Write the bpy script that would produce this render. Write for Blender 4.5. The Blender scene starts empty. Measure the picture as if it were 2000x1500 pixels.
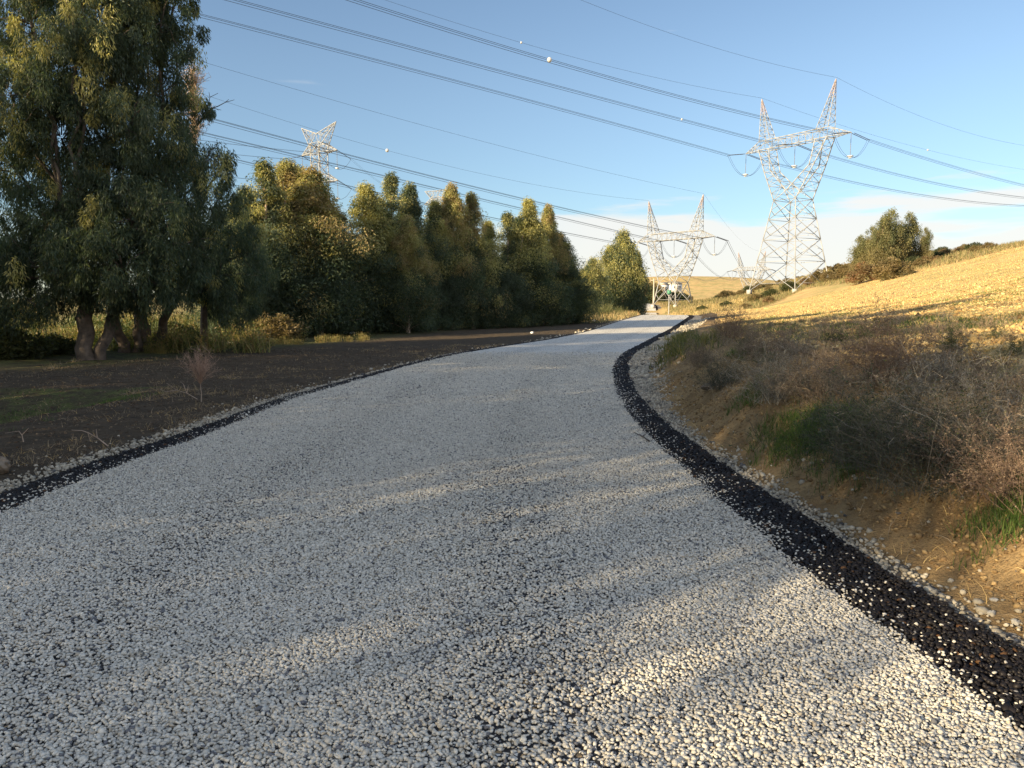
import bpy, math, random
import numpy as np
from mathutils import Vector

scene = bpy.context.scene
C = scene.collection
R = math.radians
rng = np.random.default_rng(7)

# ------------------------------------------------------------------ camera, sky, sun, exposure
FPX, HOR, CAMZ = 1500.0, 590.0, 1.6
PITCH = math.atan((750 - HOR) / FPX)
cam = bpy.data.cameras.new('camera'); cam_o = bpy.data.objects.new('camera', cam); C.objects.link(cam_o)
cam.sensor_width = 36; cam.lens = 36 * FPX / 2000; cam.clip_end = 6000; cam.clip_start = 0.05
cam_o.location = (0, 0, CAMZ); cam_o.rotation_euler = (R(90) - PITCH, 0, 0)
scene.camera = cam_o

SUN_EL, SUN_AZ = R(16.2), R(216)          # azimuth measured from +X, counter-clockwise: left and a little behind
sdir = Vector((math.cos(SUN_AZ) * math.cos(SUN_EL), math.sin(SUN_AZ) * math.cos(SUN_EL), math.sin(SUN_EL)))
sun = bpy.data.lights.new('sun', 'SUN'); sun.energy = 5.0; sun.angle = R(0.55); sun.color = (1.0, 0.80, 0.50)
sun_o = bpy.data.objects.new('sun', sun); C.objects.link(sun_o)
sun_o.rotation_euler = sdir.to_track_quat('Z', 'Y').to_euler()

world = bpy.data.worlds.new('World'); scene.world = world; world.use_nodes = True
wn, wl = world.node_tree.nodes, world.node_tree.links
bg = wn['Background']
sky = wn.new('ShaderNodeTexSky'); sky.sky_type = 'NISHITA'; sky.sun_disc = False
sky.sun_elevation = SUN_EL; sky.sun_rotation = math.atan2(sdir.x, sdir.y)
sky.air_density = 1.0; sky.dust_density = 0.15; sky.ozone_density = 1.6
tc = wn.new('ShaderNodeTexCoord')
sep = wn.new('ShaderNodeSeparateXYZ'); wl.new(tc.outputs['Generated'], sep.inputs[0])
mp = wn.new('ShaderNodeMapping'); mp.inputs['Scale'].default_value = (1.9, 1.9, 15.0); wl.new(tc.outputs['Generated'], mp.inputs[0])
mp.inputs['Location'].default_value = (0.35, 0.1, 0.12)
cn = wn.new('ShaderNodeTexNoise'); cn.inputs['Scale'].default_value = 2.1; cn.inputs['Detail'].default_value = 7; cn.inputs['Roughness'].default_value = 0.52
wl.new(mp.outputs[0], cn.inputs['Vector'])
def wmap(src, a, b, c, d):
    m = wn.new('ShaderNodeMapRange'); m.interpolation_type = 'SMOOTHSTEP'
    m.inputs[1].default_value = a; m.inputs[2].default_value = b; m.inputs[3].default_value = c; m.inputs[4].default_value = d
    wl.new(src, m.inputs[0]); return m.outputs[0]
def wmath(op, a, b):
    m = wn.new('ShaderNodeMath'); m.operation = op
    for k, v in enumerate((a, b)):
        if isinstance(v, (int, float)): m.inputs[k].default_value = v
        else: wl.new(v, m.inputs[k])
    return m.outputs[0]
band = wmap(sep.outputs['Z'], 0.06, 0.15, 0.36, 0.0)     # a cloud bank low on the horizon
wisp = wmap(sep.outputs['Z'], 0.11, 0.17, 0.05, -0.03)
thr = wmath('ADD', cn.outputs['Fac'], wmath('ADD', band, wisp))
cl = wmap(thr, 0.66, 0.80, 0.0, 0.85)
right = wmap(sep.outputs['X'], -0.12, 0.12, 0.25, 1.0)
cl = wmath('MULTIPLY', cl, right)
mixc = wn.new('ShaderNodeMix'); mixc.data_type = 'RGBA'
wl.new(cl, mixc.inputs[0]); wl.new(sky.outputs[0], mixc.inputs[6]); mixc.inputs[7].default_value = (4.9, 4.75, 4.5, 1)
# humid blue air near the horizon ahead; unseen bright cloud added behind the viewer to lift the shade
hz = wmap(sep.outputs['Z'], 0.0, 0.30, 0.0, 1.0)
tint = wn.new('ShaderNodeMix'); tint.data_type = 'RGBA'; wl.new(hz, tint.inputs[0]); tint.inputs[6].default_value = (.56, .66, .78, 1); tint.inputs[7].default_value = (.86, .86, .88, 1)
mul = wn.new('ShaderNodeMix'); mul.data_type = 'RGBA'; mul.blend_type = 'MULTIPLY'; mul.inputs[0].default_value = 1
wl.new(sky.outputs[0], mul.inputs[6]); wl.new(tint.outputs[2], mul.inputs[7]); wl.new(mul.outputs[2], mixc.inputs[6])
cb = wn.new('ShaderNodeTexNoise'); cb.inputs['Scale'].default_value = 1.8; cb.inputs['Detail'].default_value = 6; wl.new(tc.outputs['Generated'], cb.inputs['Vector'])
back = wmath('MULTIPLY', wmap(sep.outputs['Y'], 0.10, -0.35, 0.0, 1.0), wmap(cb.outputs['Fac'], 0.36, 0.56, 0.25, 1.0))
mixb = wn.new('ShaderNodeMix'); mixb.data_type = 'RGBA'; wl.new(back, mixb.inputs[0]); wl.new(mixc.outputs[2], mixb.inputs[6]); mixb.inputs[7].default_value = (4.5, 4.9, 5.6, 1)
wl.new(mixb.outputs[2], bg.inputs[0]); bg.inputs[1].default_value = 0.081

vs = scene.view_settings
vs.view_transform = 'Standard'; vs.look = 'None'; vs.gamma = 1; vs.use_curve_mapping = False
vs.exposure = 1.3
cy = scene.cycles
cy.max_bounces = 6; cy.diffuse_bounces = 3; cy.glossy_bounces = 2; cy.transmission_bounces = 4; cy.transparent_max_bounces = 4
cy.caustics_reflective = False; cy.caustics_refractive = False; cy.sample_clamp_indirect = 4

# ------------------------------------------------------------------ photo geometry: a pixel's ray into the world
cp, sp = math.cos(PITCH), math.sin(PITCH)
def ray(px, py):
    a, b = (px - 1000) / FPX, (750 - py) / FPX
    return np.array([a, cp + b * sp, -sp + b * cp])
def G(px, py, z=0.0):                      # where the ray meets a level plane
    r = ray(px, py); k = (z - CAMZ) / r[2]; return (r[0] * k, r[1] * k)
def T(px, py, D):                          # the point of the ray at distance D ahead
    r = ray(px, py); k = D / r[1]; return np.array([r[0] * k, D, CAMZ + r[2] * k])

# ------------------------------------------------------------------ noise
def _h(ix, iy, s):
    v = np.sin(ix * 127.1 + iy * 311.7 + s * 74.7) * 43758.5453
    return v - np.floor(v)
def vnoise(x, y, s=0):
    x = np.asarray(x, float); y = np.asarray(y, float)
    ix, iy = np.floor(x), np.floor(y); fx, fy = x - ix, y - iy
    fx = fx * fx * (3 - 2 * fx); fy = fy * fy * (3 - 2 * fy)
    a, b, c, d = _h(ix, iy, s), _h(ix + 1, iy, s), _h(ix, iy + 1, s), _h(ix + 1, iy + 1, s)
    return (a + (b - a) * fx + (c - a) * fy + (a - b - c + d) * fx * fy) * 2 - 1
def fbm(x, y, s=0, o=4):
    v = 0; a = 1.0; n = 0
    for k in range(o):
        v = v + a * vnoise(np.asarray(x) * 2 ** k, np.asarray(y) * 2 ** k, s + k); n += a; a *= 0.5
    return v / n
def sst(t):
    t = np.clip(t, 0, 1); return t * t * (3 - 2 * t)

# ------------------------------------------------------------------ road edges (from the photograph, on level ground)
def curve(pts, extra):
    g = [G(*p) for p in pts]; g.sort(key=lambda q: q[1])
    ys = [q[1] for q in g]; xs = [q[0] for q in g]
    for (x, y) in extra: xs.append(x); ys.append(y)
    ys = [-40, 0] + ys; xs = [xs[0] + .2, xs[0] + .02] + xs
    return np.array(ys), np.array(xs)
LY, LX = curve([(0,1003),(200,922),(400,850),(577,778),(700,743),(800,714),(900,690),(1000,674),(1075,663),(1150,647),(1210,627),(1252,615.5)],
               [(26.5,150),(31.5,190),(37.2,230),(37,262),(25,330)])
RY, RX = curve([(2000,1426),(1820,1291),(1580,1120),(1400,970),(1295,877),(1250,835),(1218,790),(1203,760),(1198,730),(1203,708),(1220,689),(1255,671),(1306,644),(1347,617.5)],
               [(31.5,150),(36.2,190),(42,230),(42,262),(30,330)])
def smooth_interp(y, Y, X):
    y = np.asarray(y, float); w = np.clip(np.abs(y) * 0.04, 0.25, 5)
    return sum(np.interp(y + w * k, Y, X) for k in (-1, -.5, 0, .5, 1)) / 5
def xl(y): return smooth_interp(y, LY, LX)
def xr(y): return smooth_interp(y, RY, RX)
def bw_r(y): return np.interp(y, [0, 5, 12, 24, 50, 90], [.48, .48, .36, .33, .55, .6])     # width of the bitumen band
def bw_l(y): return np.interp(y, [0, 6, 12, 24, 50, 90], [.42, .40, .26, .18, .2, .2])
def gw_r(y): return np.interp(y, [0, 5, 9, 14, 20, 30, 45, 80], [.20, .20, .19, .60, 1.0, 1.1, 1.2, 1.6])  # loose gravel outside it
def gw_l(y): return np.interp(y, [0, 6, 10, 16, 24, 40], [.30, .30, .28, .12, .05, .05])
def base_z(y): return np.interp(y, [-50, 96, 112, 140, 190, 212, 240, 275, 400, 3000], [0, 0, -.5, -1.5, -.3, .5, 1.15, 1.5, 2.0, 2.0])

def hollow(y): return -1.7 * sst((y - 100) / 12) * sst((216 - y) / 14)
def terrain(x, y, fine=True):
    x = np.asarray(x, float); y = np.asarray(y, float)
    R0 = xr(y) + bw_r(y); L0 = xl(y) - bw_l(y)
    gr, gl = gw_r(y), gw_l(y)
    s = x - R0; l = L0 - x
    z = base_z(y) - np.minimum(base_z(y), 0) * sst((s - 6) / 22) + hollow(y) * np.exp(-(np.maximum(np.maximum(s, l), 0) / 3.5) ** 2)
    # right: clay bank, then the hillside
    sc = np.maximum(s - gr * .55, 0)
    wob = 1 + .35 * fbm(y * .55, x * .1, 3, 3)
    bank = (.60 * sst(sc / .95) + .22 * sst((sc - .8) / 1.6)) * wob * np.interp(y, [0, 14, 30, 60], [1, .8, .45, .25])
    h = .048 * sc + .0042 * sc ** 2
    h = 12.3 * np.tanh((h / 12.3) ** 1.25) ** .8 + 1.6 * sst((sc - 18) / 20) * sst((y - 140) / 40) * sst((75 - sc) / 30)
    h = h * (1 - sst((y - 175) / 130))
    zr = bank + h - .035 * (sc <= 0)
    # left: level strip, ditch at its far side
    lc = np.maximum(l - gl * .55, 0)
    zl_ = .03 * sst(lc / .5) - .10 * sst(lc / 5)
    ditch = sst((lc - 2.3 - .4 * fbm(y * .3, 0 * x, 9, 2)) / 1.8) * sst((15.5 - y) / 5)
    zl_ = zl_ - .75 * ditch + .35 * sst((lc - 9) / 12) * sst((y - 18) / 8)
    z = z + np.where(s > 0, zr, np.where(l > 0, zl_, -.035))
    z = z - .035 * ((s <= 0) & (l <= 0)) * 0
    # far hills
    z = z + 20.0 * np.exp(-(np.abs(x - 165) / 110) ** 3) * sst((y - 430) / 260) * sst((1500 - y) / 500)
    z = z + 14 * np.exp(-((x + 150) / 300) ** 2) * sst((y - 500) / 400)
    if fine:
        out = sst(np.maximum(s - gr * .4, l - gl * .4) / .6)
        dist = np.hypot(x, y)
        rough_r = np.where(s > 0, 1.0, .45)
        near = np.interp(dist, [0, 40, 200, 600], [1, 1, .6, 0])
        z = z + out * near * rough_r * (.055 * fbm(x * 1.1, y * 1.1, 21, 3) + .035 * fbm(x * 4.5, y * 4.5, 5, 3))
        z = z + out * near * sst((s - 6) / 6) * (.05 * fbm(x * 2.2, y * 2.2, 33, 3))
        bk = sst(s / .5) * sst((3.2 - s) / 1.2)
        z = z + bk * (.12 * fbm(x * 2.2, y * 2.2, 41, 4) - .10 * np.abs(fbm(x * .9 + 7, y * 1.3, 47, 3))) * sst((30 - y) / 10)
    return z
def tz(x, y): return float(terrain(np.array([x]), np.array([y]))[0])

# ------------------------------------------------------------------ mesh + object helpers
def link(name, me, mat=None, parent=None, smooth=False):
    o = bpy.data.objects.new(name, me); C.objects.link(o)
    if mat and not me.materials: me.materials.append(mat)
    if parent: o.parent = parent
    return o
def npmesh(name, V, F, smooth=False, attrs=None):
    V = np.asarray(V, np.float32); F = np.asarray(F, np.int32)
    me = bpy.data.meshes.new(name); n, k = F.shape
    me.vertices.add(len(V)); me.vertices.foreach_set('co', V.ravel())
    me.loops.add(n * k); me.loops.foreach_set('vertex_index', F.ravel())
    me.polygons.add(n); me.polygons.foreach_set('loop_start', np.arange(0, n * k, k, dtype=np.int32))
    if smooth: me.polygons.foreach_set('use_smooth', np.ones(n, bool))
    for an, arr in (attrs or {}).items():
        arr = np.asarray(arr, np.float32)
        if arr.ndim == 2:
            a = me.attributes.new(an, 'FLOAT_COLOR', 'POINT')
            if arr.shape[1] == 3: arr = np.concatenate([arr, np.ones((len(arr), 1), np.float32)], 1)
            a.data.foreach_set('color', arr.ravel())
        else:
            a = me.attributes.new(an, 'FLOAT', 'POINT'); a.data.foreach_set('value', arr)
    me.update(calc_edges=True)
    return me
def tag(o, label=None, cat=None, group=None, kind=None):
    if label: o['label'] = label
    if cat: o['category'] = cat
    if group: o['group'] = group
    if kind: o['kind'] = kind
    return o
def empty(name, loc, rz=0):
    o = bpy.data.objects.new(name, None); C.objects.link(o); o.location = loc; o.rotation_euler = (0, 0, rz); o.empty_display_size = .3
    return o
def setpar(c, p): c.parent = p; return c

class MB:
    def __init__(s): s.v = []; s.f = []; s.n = 0
    def add(s, V, F): s.v.append(np.asarray(V, float)); s.f.append(np.asarray(F) + s.n); s.n += len(V)
    def beam(s, a, b, w, w2=None):
        a = np.asarray(a, float); b = np.asarray(b, float); d = b - a; L = np.linalg.norm(d)
        if L < 1e-6: return
        d /= L; u = np.cross(d, (0, 0, 1.0)); 
        if np.linalg.norm(u) < 1e-3: u = np.array([1.0, 0, 0])
        u /= np.linalg.norm(u); v = np.cross(d, u); h = w / 2; h2 = (w2 or w) / 2
        V = [a - u*h - v*h, a + u*h - v*h, a + u*h + v*h, a - u*h + v*h, b - u*h2 - v*h2, b + u*h2 - v*h2, b + u*h2 + v*h2, b - u*h2 + v*h2]
        s.add(V, [(0,3,2,1),(4,5,6,7),(0,1,5,4),(1,2,6,5),(2,3,7,6),(3,0,4,7)])
    def tube(s, P, r, k=6):
        P = np.asarray(P, float); n = len(P); r = np.broadcast_to(np.asarray(r, float), (n,))
        T_ = np.gradient(P, axis=0); T_ /= np.linalg.norm(T_, axis=1, keepdims=True) + 1e-9
        ref = np.array([.0, .0, 1.0]) if abs(T_[:, 2]).mean() < .8 else np.array([1.0, .1, 0])
        U = np.cross(T_, ref); U /= np.linalg.norm(U, axis=1, keepdims=True) + 1e-9
        W = np.cross(T_, U)
        a = np.arange(k) * 2 * math.pi / k
        V = (P[:, None] + (U[:, None] * np.cos(a)[None, :, None] + W[:, None] * np.sin(a)[None, :, None]) * r[:, None, None]).reshape(-1, 3)
        F = []
        for i in range(n - 1):
            for j in range(k):
                j2 = (j + 1) % k; F.append((i*k + j, i*k + j2, (i+1)*k + j2, (i+1)*k + j))
        s.add(V, F)
    def lathe(s, prof, c=(0, 0, 0), k=10):
        c = np.asarray(c, float); a = np.arange(k) * 2 * math.pi / k; V = []; F = []
        for (r, z) in prof:
            for t in a: V.append(c + (r * math.cos(t), r * math.sin(t), z))
        for i in range(len(prof) - 1):
            for j in range(k):
                j2 = (j + 1) % k; F.append((i*k + j, i*k + j2, (i+1)*k + j2, (i+1)*k + j))
        s.add(V, F)
    def box(s, c, sz):
        c = np.asarray(c, float); x, y, z = [q / 2 for q in sz]
        V = [c + (a, b, d) for d in (-z, z) for (a, b) in ((-x,-y),(x,-y),(x,y),(-x,y))]
        s.add(V, [(0,3,2,1),(4,5,6,7),(0,1,5,4),(1,2,6,5),(2,3,7,6),(3,0,4,7)])
    def mesh(s, name, smooth=False):
        return npmesh(name, np.concatenate(s.v), np.concatenate(s.f), smooth)
    def build(s, name, mat, parent=None, smooth=False): return link(name, s.mesh(name, smooth), mat, parent)

# ------------------------------------------------------------------ materials
def mat_new(name):
    m = bpy.data.materials.new(name); m.use_nodes = True; nt = m.node_tree
    b = nt.nodes['Principled BSDF']; return m, nt, b
class NT:
    def __init__(s, nt): s.t = nt
    def n(s, typ, **kw):
        q = s.t.nodes.new(typ)
        for k, v in kw.items(): setattr(q, k, v)
        return q
    def L(s, a, b): s.t.links.new(a, b)
    def noise(s, scale, detail=4, rough=.55, vec=None):
        q = s.n('ShaderNodeTexNoise'); q.inputs['Scale'].default_value = scale; q.inputs['Detail'].default_value = detail; q.inputs['Roughness'].default_value = rough
        if vec is not None: s.L(vec, q.inputs['Vector'])
        return q.outputs['Fac']
    def rng(s, src, a, b, c=0., d=1., sm=False):
        q = s.n('ShaderNodeMapRange'); 
        if sm: q.interpolation_type = 'SMOOTHSTEP'
        for i, v in enumerate((a, b, c, d)):
            if isinstance(v, (int, float)): q.inputs[i + 1].default_value = v
            else: s.L(v, q.inputs[i + 1])
        s.L(src, q.inputs[0]); return q.outputs[0]
    def mix(s, f, a, b, mode='MIX'):
        q = s.n('ShaderNodeMix'); q.data_type = 'RGBA'; q.blend_type = mode
        for i, v in ((0, f), (6, a), (7, b)):
            if isinstance(v, (int, float)): q.inputs[i].default_value = v
            elif isinstance(v, tuple): q.inputs[i].default_value = (*v, 1)
            else: s.L(v, q.inputs[i])
        return q.outputs[2]
    def math(s, op, a, b=0.):
        q = s.n('ShaderNodeMath'); q.operation = op
        for i, v in enumerate((a, b)):
            if isinstance(v, (int, float)): q.inputs[i].default_value = v
            else: s.L(v, q.inputs[i])
        return q.outputs[0]
    def bump(s, h, strength, dist, b):
        q = s.n('ShaderNodeBump'); q.inputs['Strength'].default_value = strength; q.inputs['Distance'].default_value = dist
        s.L(h, q.inputs['Height']); s.L(q.outputs[0], b.inputs['Normal']); return q
    def attr(s, name):
        q = s.n('ShaderNodeAttribute'); q.attribute_name = name; return q
    def pos(s): return s.n('ShaderNodeNewGeometry').outputs['Position']

def m_simple(name, col, rough=.7, metal=0, var=.12, scale=3.0):
    m, nt, b = mat_new(name); g = NT(nt); p = g.pos()
    f = g.noise(scale, 5, .6, p)
    g.L(g.mix(g.rng(f, .3, .7), tuple(c * (1 - var) for c in col), tuple(min(1, c * (1 + var)) for c in col)), b.inputs['Base Color'])
    b.inputs['Roughness'].default_value = rough; b.inputs['Metallic'].default_value = metal
    return m
def m_attr(name, rough=.9, bumps=None, spec=.3):
    m, nt, b = mat_new(name); g = NT(nt)
    c = g.attr('col').outputs['Color']
    f = g.noise(90, 3, .6, g.pos())
    g.L(g.mix(1.0, c, g.mix(g.rng(f, .25, .75), (.82, .82, .82), (1.12, 1.12, 1.12)), 'MULTIPLY'), b.inputs['Base Color'])
    b.inputs['Roughness'].default_value = rough; b.inputs['Specular IOR Level'].default_value = spec
    return m
def m_leaf(name, trans=.35, tint=(1, 1, 1)):
    m, nt, b = mat_new(name); g = NT(nt)
    c = g.mix(1.0, g.attr('col').outputs['Color'], tint, 'MULTIPLY')
    g.L(c, b.inputs['Base Color']); b.inputs['Roughness'].default_value = .55; b.inputs['Specular IOR Level'].default_value = .35
    t = g.n('ShaderNodeBsdfTranslucent'); g.L(g.mix(1.0, c, (1.25, 1.25, .75), 'MULTIPLY'), t.inputs[0])
    ms = g.n('ShaderNodeMixShader'); ms.inputs[0].default_value = trans
    g.L(b.outputs[0], ms.inputs[1]); g.L(t.outputs[0], ms.inputs[2]); g.L(ms.outputs[0], nt.nodes['Material Output'].inputs[0])
    return m

def m_chipped(name):
    m, nt, b = mat_new(name); g = NT(nt); p = g.pos()
    vo = g.n('ShaderNodeTexVoronoi'); vo.feature = 'F1'; vo.inputs['Scale'].default_value = 48; g.L(p, vo.inputs['Vector'])
    f2 = g.n('ShaderNodeTexVoronoi'); f2.feature = 'DISTANCE_TO_EDGE'; f2.inputs['Scale'].default_value = 48; g.L(p, f2.inputs['Vector'])
    sx = g.n('ShaderNodeSeparateXYZ'); g.L(vo.outputs['Color'], sx.inputs[0])
    chip = g.mix(sx.outputs[0], (.56, .535, .48), (.80, .765, .69))
    chip = g.mix(g.rng(sx.outputs[1], .88, .97), chip, (.42, .30, .17))
    ac = g.attr('across').outputs['Fac']
    w = g.math('ABSOLUTE', g.math('SUBTRACT', g.math('ABSOLUTE', g.math('SUBTRACT', ac, .5)), .19))
    trk = g.rng(w, .0, .11, 1, 0, True)
    big = g.noise(.7, 4, .6, p)
    bare = g.math('ADD', g.math('MULTIPLY', trk, .20), g.rng(big, .38, .75, 0, .26))
    miss = g.math('LESS_THAN', sx.outputs[2], g.math('MULTIPLY', bare, g.rng(g.attr('far_pale').outputs['Fac'], 0, 1, 1, .55)))
    gap = g.math('MULTIPLY', g.rng(f2.outputs['Distance'], .06, .16, 1, 0), g.rng(g.attr('far_pale').outputs['Fac'], 0, 1, 1, .25))  # fewer dark gaps and bare spots with distance, as at a low viewing angle
    dark = g.math('MAXIMUM', gap, miss)
    fine = g.noise(160, 2, .5, p)
    bit = g.mix(fine, (.018, .018, .021), (.05, .05, .055))
    g.L(g.mix(dark, chip, bit), b.inputs['Base Color'])
    b.inputs['Roughness'].default_value = .85; b.inputs['Specular IOR Level'].default_value = .25
    g.bump(vo.outputs['Distance'], -1.0, .022, b)
    return m
def m_bitumen(name):
    m, nt, b = mat_new(name); g = NT(nt); p = g.pos()
    vo = g.n('ShaderNodeTexVoronoi'); vo.inputs['Scale'].default_value = 50; g.L(p, vo.inputs['Vector'])
    sx = g.n('ShaderNodeSeparateXYZ'); g.L(vo.outputs['Color'], sx.inputs[0])
    g.L(g.mix(sx.outputs[0], (.010, .0085, .009), (.026, .021, .021)), b.inputs['Base Color'])
    b.inputs['Roughness'].default_value = .95; b.inputs['Specular IOR Level'].default_value = .05
    g.bump(vo.outputs['Distance'], -.6, .01, b); return m
def m_gravel(name):
    m, nt, b = mat_new(name); g = NT(nt); p = g.pos()
    vo = g.n('ShaderNodeTexVoronoi'); vo.inputs['Scale'].default_value = 38; g.L(p, vo.inputs['Vector'])
    sx = g.n('ShaderNodeSeparateXYZ'); g.L(vo.outputs['Color'], sx.inputs[0])
    c = g.mix(sx.outputs[0], (.20, .18, .155), (.48, .45, .40))
    c = g.mix(g.rng(vo.outputs['Distance'], .35, .6), c, (.05, .045, .04))
    c = g.mix(g.rng(g.noise(2.2, 4, .6, p), .48, .66), c, (.13, .095, .06))
    g.L(c, b.inputs['Base Color']); b.inputs['Roughness'].default_value = .9
    g.bump(vo.outputs['Distance'], -.8, .012, b); return m
def m_ground():
    m, nt, b = mat_new('ground_soil'); g = NT(nt); p = g.pos()
    z = g.n('ShaderNodeSeparateColor'); g.L(g.attr('zone').outputs['Color'], z.inputs[0])   # R field  G clay bank  B green
    n1 = g.noise(.35, 5, .6, p); n2 = g.noise(3.2, 6, .65, p); n3 = g.noise(22, 5, .65, p); n4 = g.noise(90, 3, .6, p)
    dirt = g.mix(g.rng(n2, .35, .68), (.062, .048, .034), (.118, .090, .062))
    dirt = g.mix(g.rng(n3, .52, .74), dirt, (.15, .115, .075))
    field = g.mix(g.rng(n2, .36, .66), (.42, .29, .125), (.66, .49, .225))
    field = g.mix(g.rng(n3, .46, .68, 0, .7), field, (.68, .49, .23))
    field = g.mix(g.rng(n1, .50, .66, 0, .55), field, (.30, .16, .08))
    nb = g.noise(.12, 4, .6, p); field = g.mix(g.rng(nb, .47, .58, 0, .6), field, (.30, .28, .11))
    field = g.mix(g.rng(n4, .60, .72, 0, .6), field, (.15, .09, .045))
    clay = g.mix(g.rng(n2, .33, .68), (.23, .15, .075), (.43, .30, .15))
    clay = g.mix(g.rng(n3, .55, .75), clay, (.13, .085, .045))
    grn = g.mix(g.rng(n3, .35, .7), (.055, .085, .022), (.19, .20, .065))
    c = g.mix(z.outputs[0], dirt, field); c = g.mix(z.outputs[1], c, clay)
    gm = g.math('MULTIPLY', z.outputs[2], g.rng(n2, .36, .58))
    c = g.mix(gm, c, grn)
    g.L(c, b.inputs['Base Color']); b.inputs['Roughness'].default_value = 1; b.inputs['Specular IOR Level'].default_value = .1
    h = g.math('ADD', g.math('MULTIPLY', n3, .6), g.math('MULTIPLY', n4, .25))
    g.bump(h, .9, .07, b); return m

M = dict(
    chip_base=m_chipped('chip_seal'), bitumen=m_bitumen('bitumen'), gravel=m_gravel('loose_gravel'), ground=m_ground(),
    stone=m_attr('stone_chip', .9, spec=.2), tar_stone=m_attr('tar_coated_stone', .55, spec=.3),
    leaf=m_leaf('eucalyptus_leaf', .46), grass=m_leaf('grass_blade', .3), twig=m_attr('dry_twig', .9, spec=.1),
    clod=m_attr('earth_clod', 1, spec=.05),
    bark=m_simple('bark', (.12, .095, .075), .95, 0, .55, 5), pale_bark=m_simple('pale_bark', (.36, .27, .20), .9, 0, .5, 3),
    steel=m_simple('galvanised_steel', (.34, .345, .35), .6, .1, .1, .5), paint_red=m_simple('faded_tower_paint', (.40, .33, .31), .6, 0, .15, .5),
    wire=m_simple('conductor', (.05, .055, .065), .5, .3, .1, .5), ins=m_simple('insulator', (.10, .09, .09), .35, 0, .1, .5),
    fitting=m_simple('aluminium_fitting', (.75, .75, .75), .4, .2, .05, .5), ball=m_simple('marker_ball', (.50, .50, .50), .5, 0, .04, 2),
    concrete=m_simple('concrete', (.42, .40, .36), .9, 0, .12, 2), wall=m_simple('white_wall', (.78, .76, .72), .8, 0, .05, 1),
    roof=m_simple('pale_roof', (.45, .38, .30), .9, 0, .2, 2), glass=m_simple('dark_window', (.04, .05, .06), .2, 0, .1, 1),
    pole=m_simple('pole_wood', (.42, .36, .30), .85, 0, .1, 3), plastic=m_simple('white_plastic', (.8, .8, .82), .5, 0, .05, 9),
    rock=m_simple('rock', (.22, .17, .12), .95, 0, .35, 9),
)

# ------------------------------------------------------------------ the ground sheet
def axis(dense, step, lo, hi, grow):
    a = list(np.arange(dense[0], dense[1], step)); s = step; v = a[-1]
    while v < hi: s *= grow; v += s; a.append(v)
    s = step; v = a[0]; pre = []
    while v > lo: s *= grow; v -= s; pre.append(v)
    return np.array(pre[::-1] + a)
gx = axis((-7, 11), .085, -2600, 2600, 1.045); gy = axis((1.2, 16), .085, -120, 4200, 1.028)
X, Y = np.meshgrid(gx, gy); Z = terrain(X, Y)
nx, ny = len(gx), len(gy)
ii = (np.arange(ny - 1)[:, None] * nx + np.arange(nx - 1)[None]).ravel()
F = np.stack([ii, ii + 1, ii + nx + 1, ii + nx], 1)
S_ = X - xr(Y) - bw_r(Y)
edge_far = np.interp(X / np.maximum(Y, 1), [.2, .30, .38, .48, .567, .667, .8], [60, 125, 158, 122, 110, 106, 104])   # far margin of the ploughed field
fld = sst((S_ - 2.2 + 1.4 * fbm(X * .6, Y * .6, 51)) / 2.5) * sst((edge_far - Y) / 4 + .5)
fld = np.maximum(fld, sst((Y - 250) / 30) * (X > 30))
lft = (X < xl(Y) - bw_l(Y))
fld = np.where(lft, .75 * sst((xl(Y) - X - 22) / 8) * sst((Y - 20) / 10), fld)
fld = np.where(lft, np.maximum(fld, sst((Y - 62) / 8) * .8), fld)
fld = np.maximum(fld, sst((Y - 100) / 20) * .75)
bnk = sst(S_ / .2) * sst((3.4 - S_) / 1.6) * sst((60 - Y) / 10)
grn = .9 * sst((fbm(X * .22 + 3, Y * .5, 61) - .12) / .25) * (S_ > 2) * sst((Y - 15) / 6) * sst((60 - Y) / 20)
grn = np.maximum(grn, .8 * sst((Y - edge_far) / 5) * (S_ > 3) * (Y < 250))
l_ = xl(Y) - X
grn = np.where(lft, np.maximum(.75 * sst((l_ - 3.0) / .8) * sst((Y - 5) / 2) * sst((fbm(X * .9, Y * .9, 66) + .05) / .3) * (Y < 15), .7 * sst((l_ - 7) / 3) * sst((Y - 17) / 5)), grn)
zone = np.stack([fld, bnk, grn], -1).reshape(-1, 3)
gme = npmesh('ground', np.stack([X, Y, Z], -1).reshape(-1, 3), F, True, {'zone': zone})
tag(link('ground', gme, M['ground']), kind='structure')

# ------------------------------------------------------------------ road sheets: shoulder gravel, bitumen, chip seal
ys = np.concatenate([np.arange(-35, 0, 1.), np.arange(0, 20, .12), np.arange(20, 110, .6), np.arange(110, 328, 2.)])
def strip(name, lo, hi, z, mat, nu=9, wob=0.0, seed=0):
    a, b = lo(ys), hi(ys)
    if wob:
        k = np.interp(ys, [0, 15, 40], [1, 1.5, 2]) * wob
        a = a + k * fbm(ys * 2.3, ys * 0 + seed, 70); b = b + k * fbm(ys * 2.3, ys * 0 + seed + 5, 71)
    u = np.linspace(0, 1, nu)
    XX = a[:, None] + (b - a)[:, None] * u[None]; YY = np.repeat(ys[:, None], nu, 1)
    ZZ = base_z(YY) + hollow(YY) + z
    n = len(ys); ii = (np.arange(n - 1)[:, None] * nu + np.arange(nu - 1)[None]).ravel()
    F = np.stack([ii, ii + 1, ii + nu + 1, ii + nu], 1)
    me = npmesh(name, np.stack([XX, YY, ZZ], -1).reshape(-1, 3), F, True, {'across': np.repeat(u[None], n, 0).ravel(), 'far_pale': sst((YY - 14) / 9).ravel()})
    return tag(link(name, me, mat), kind='structure')
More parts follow.
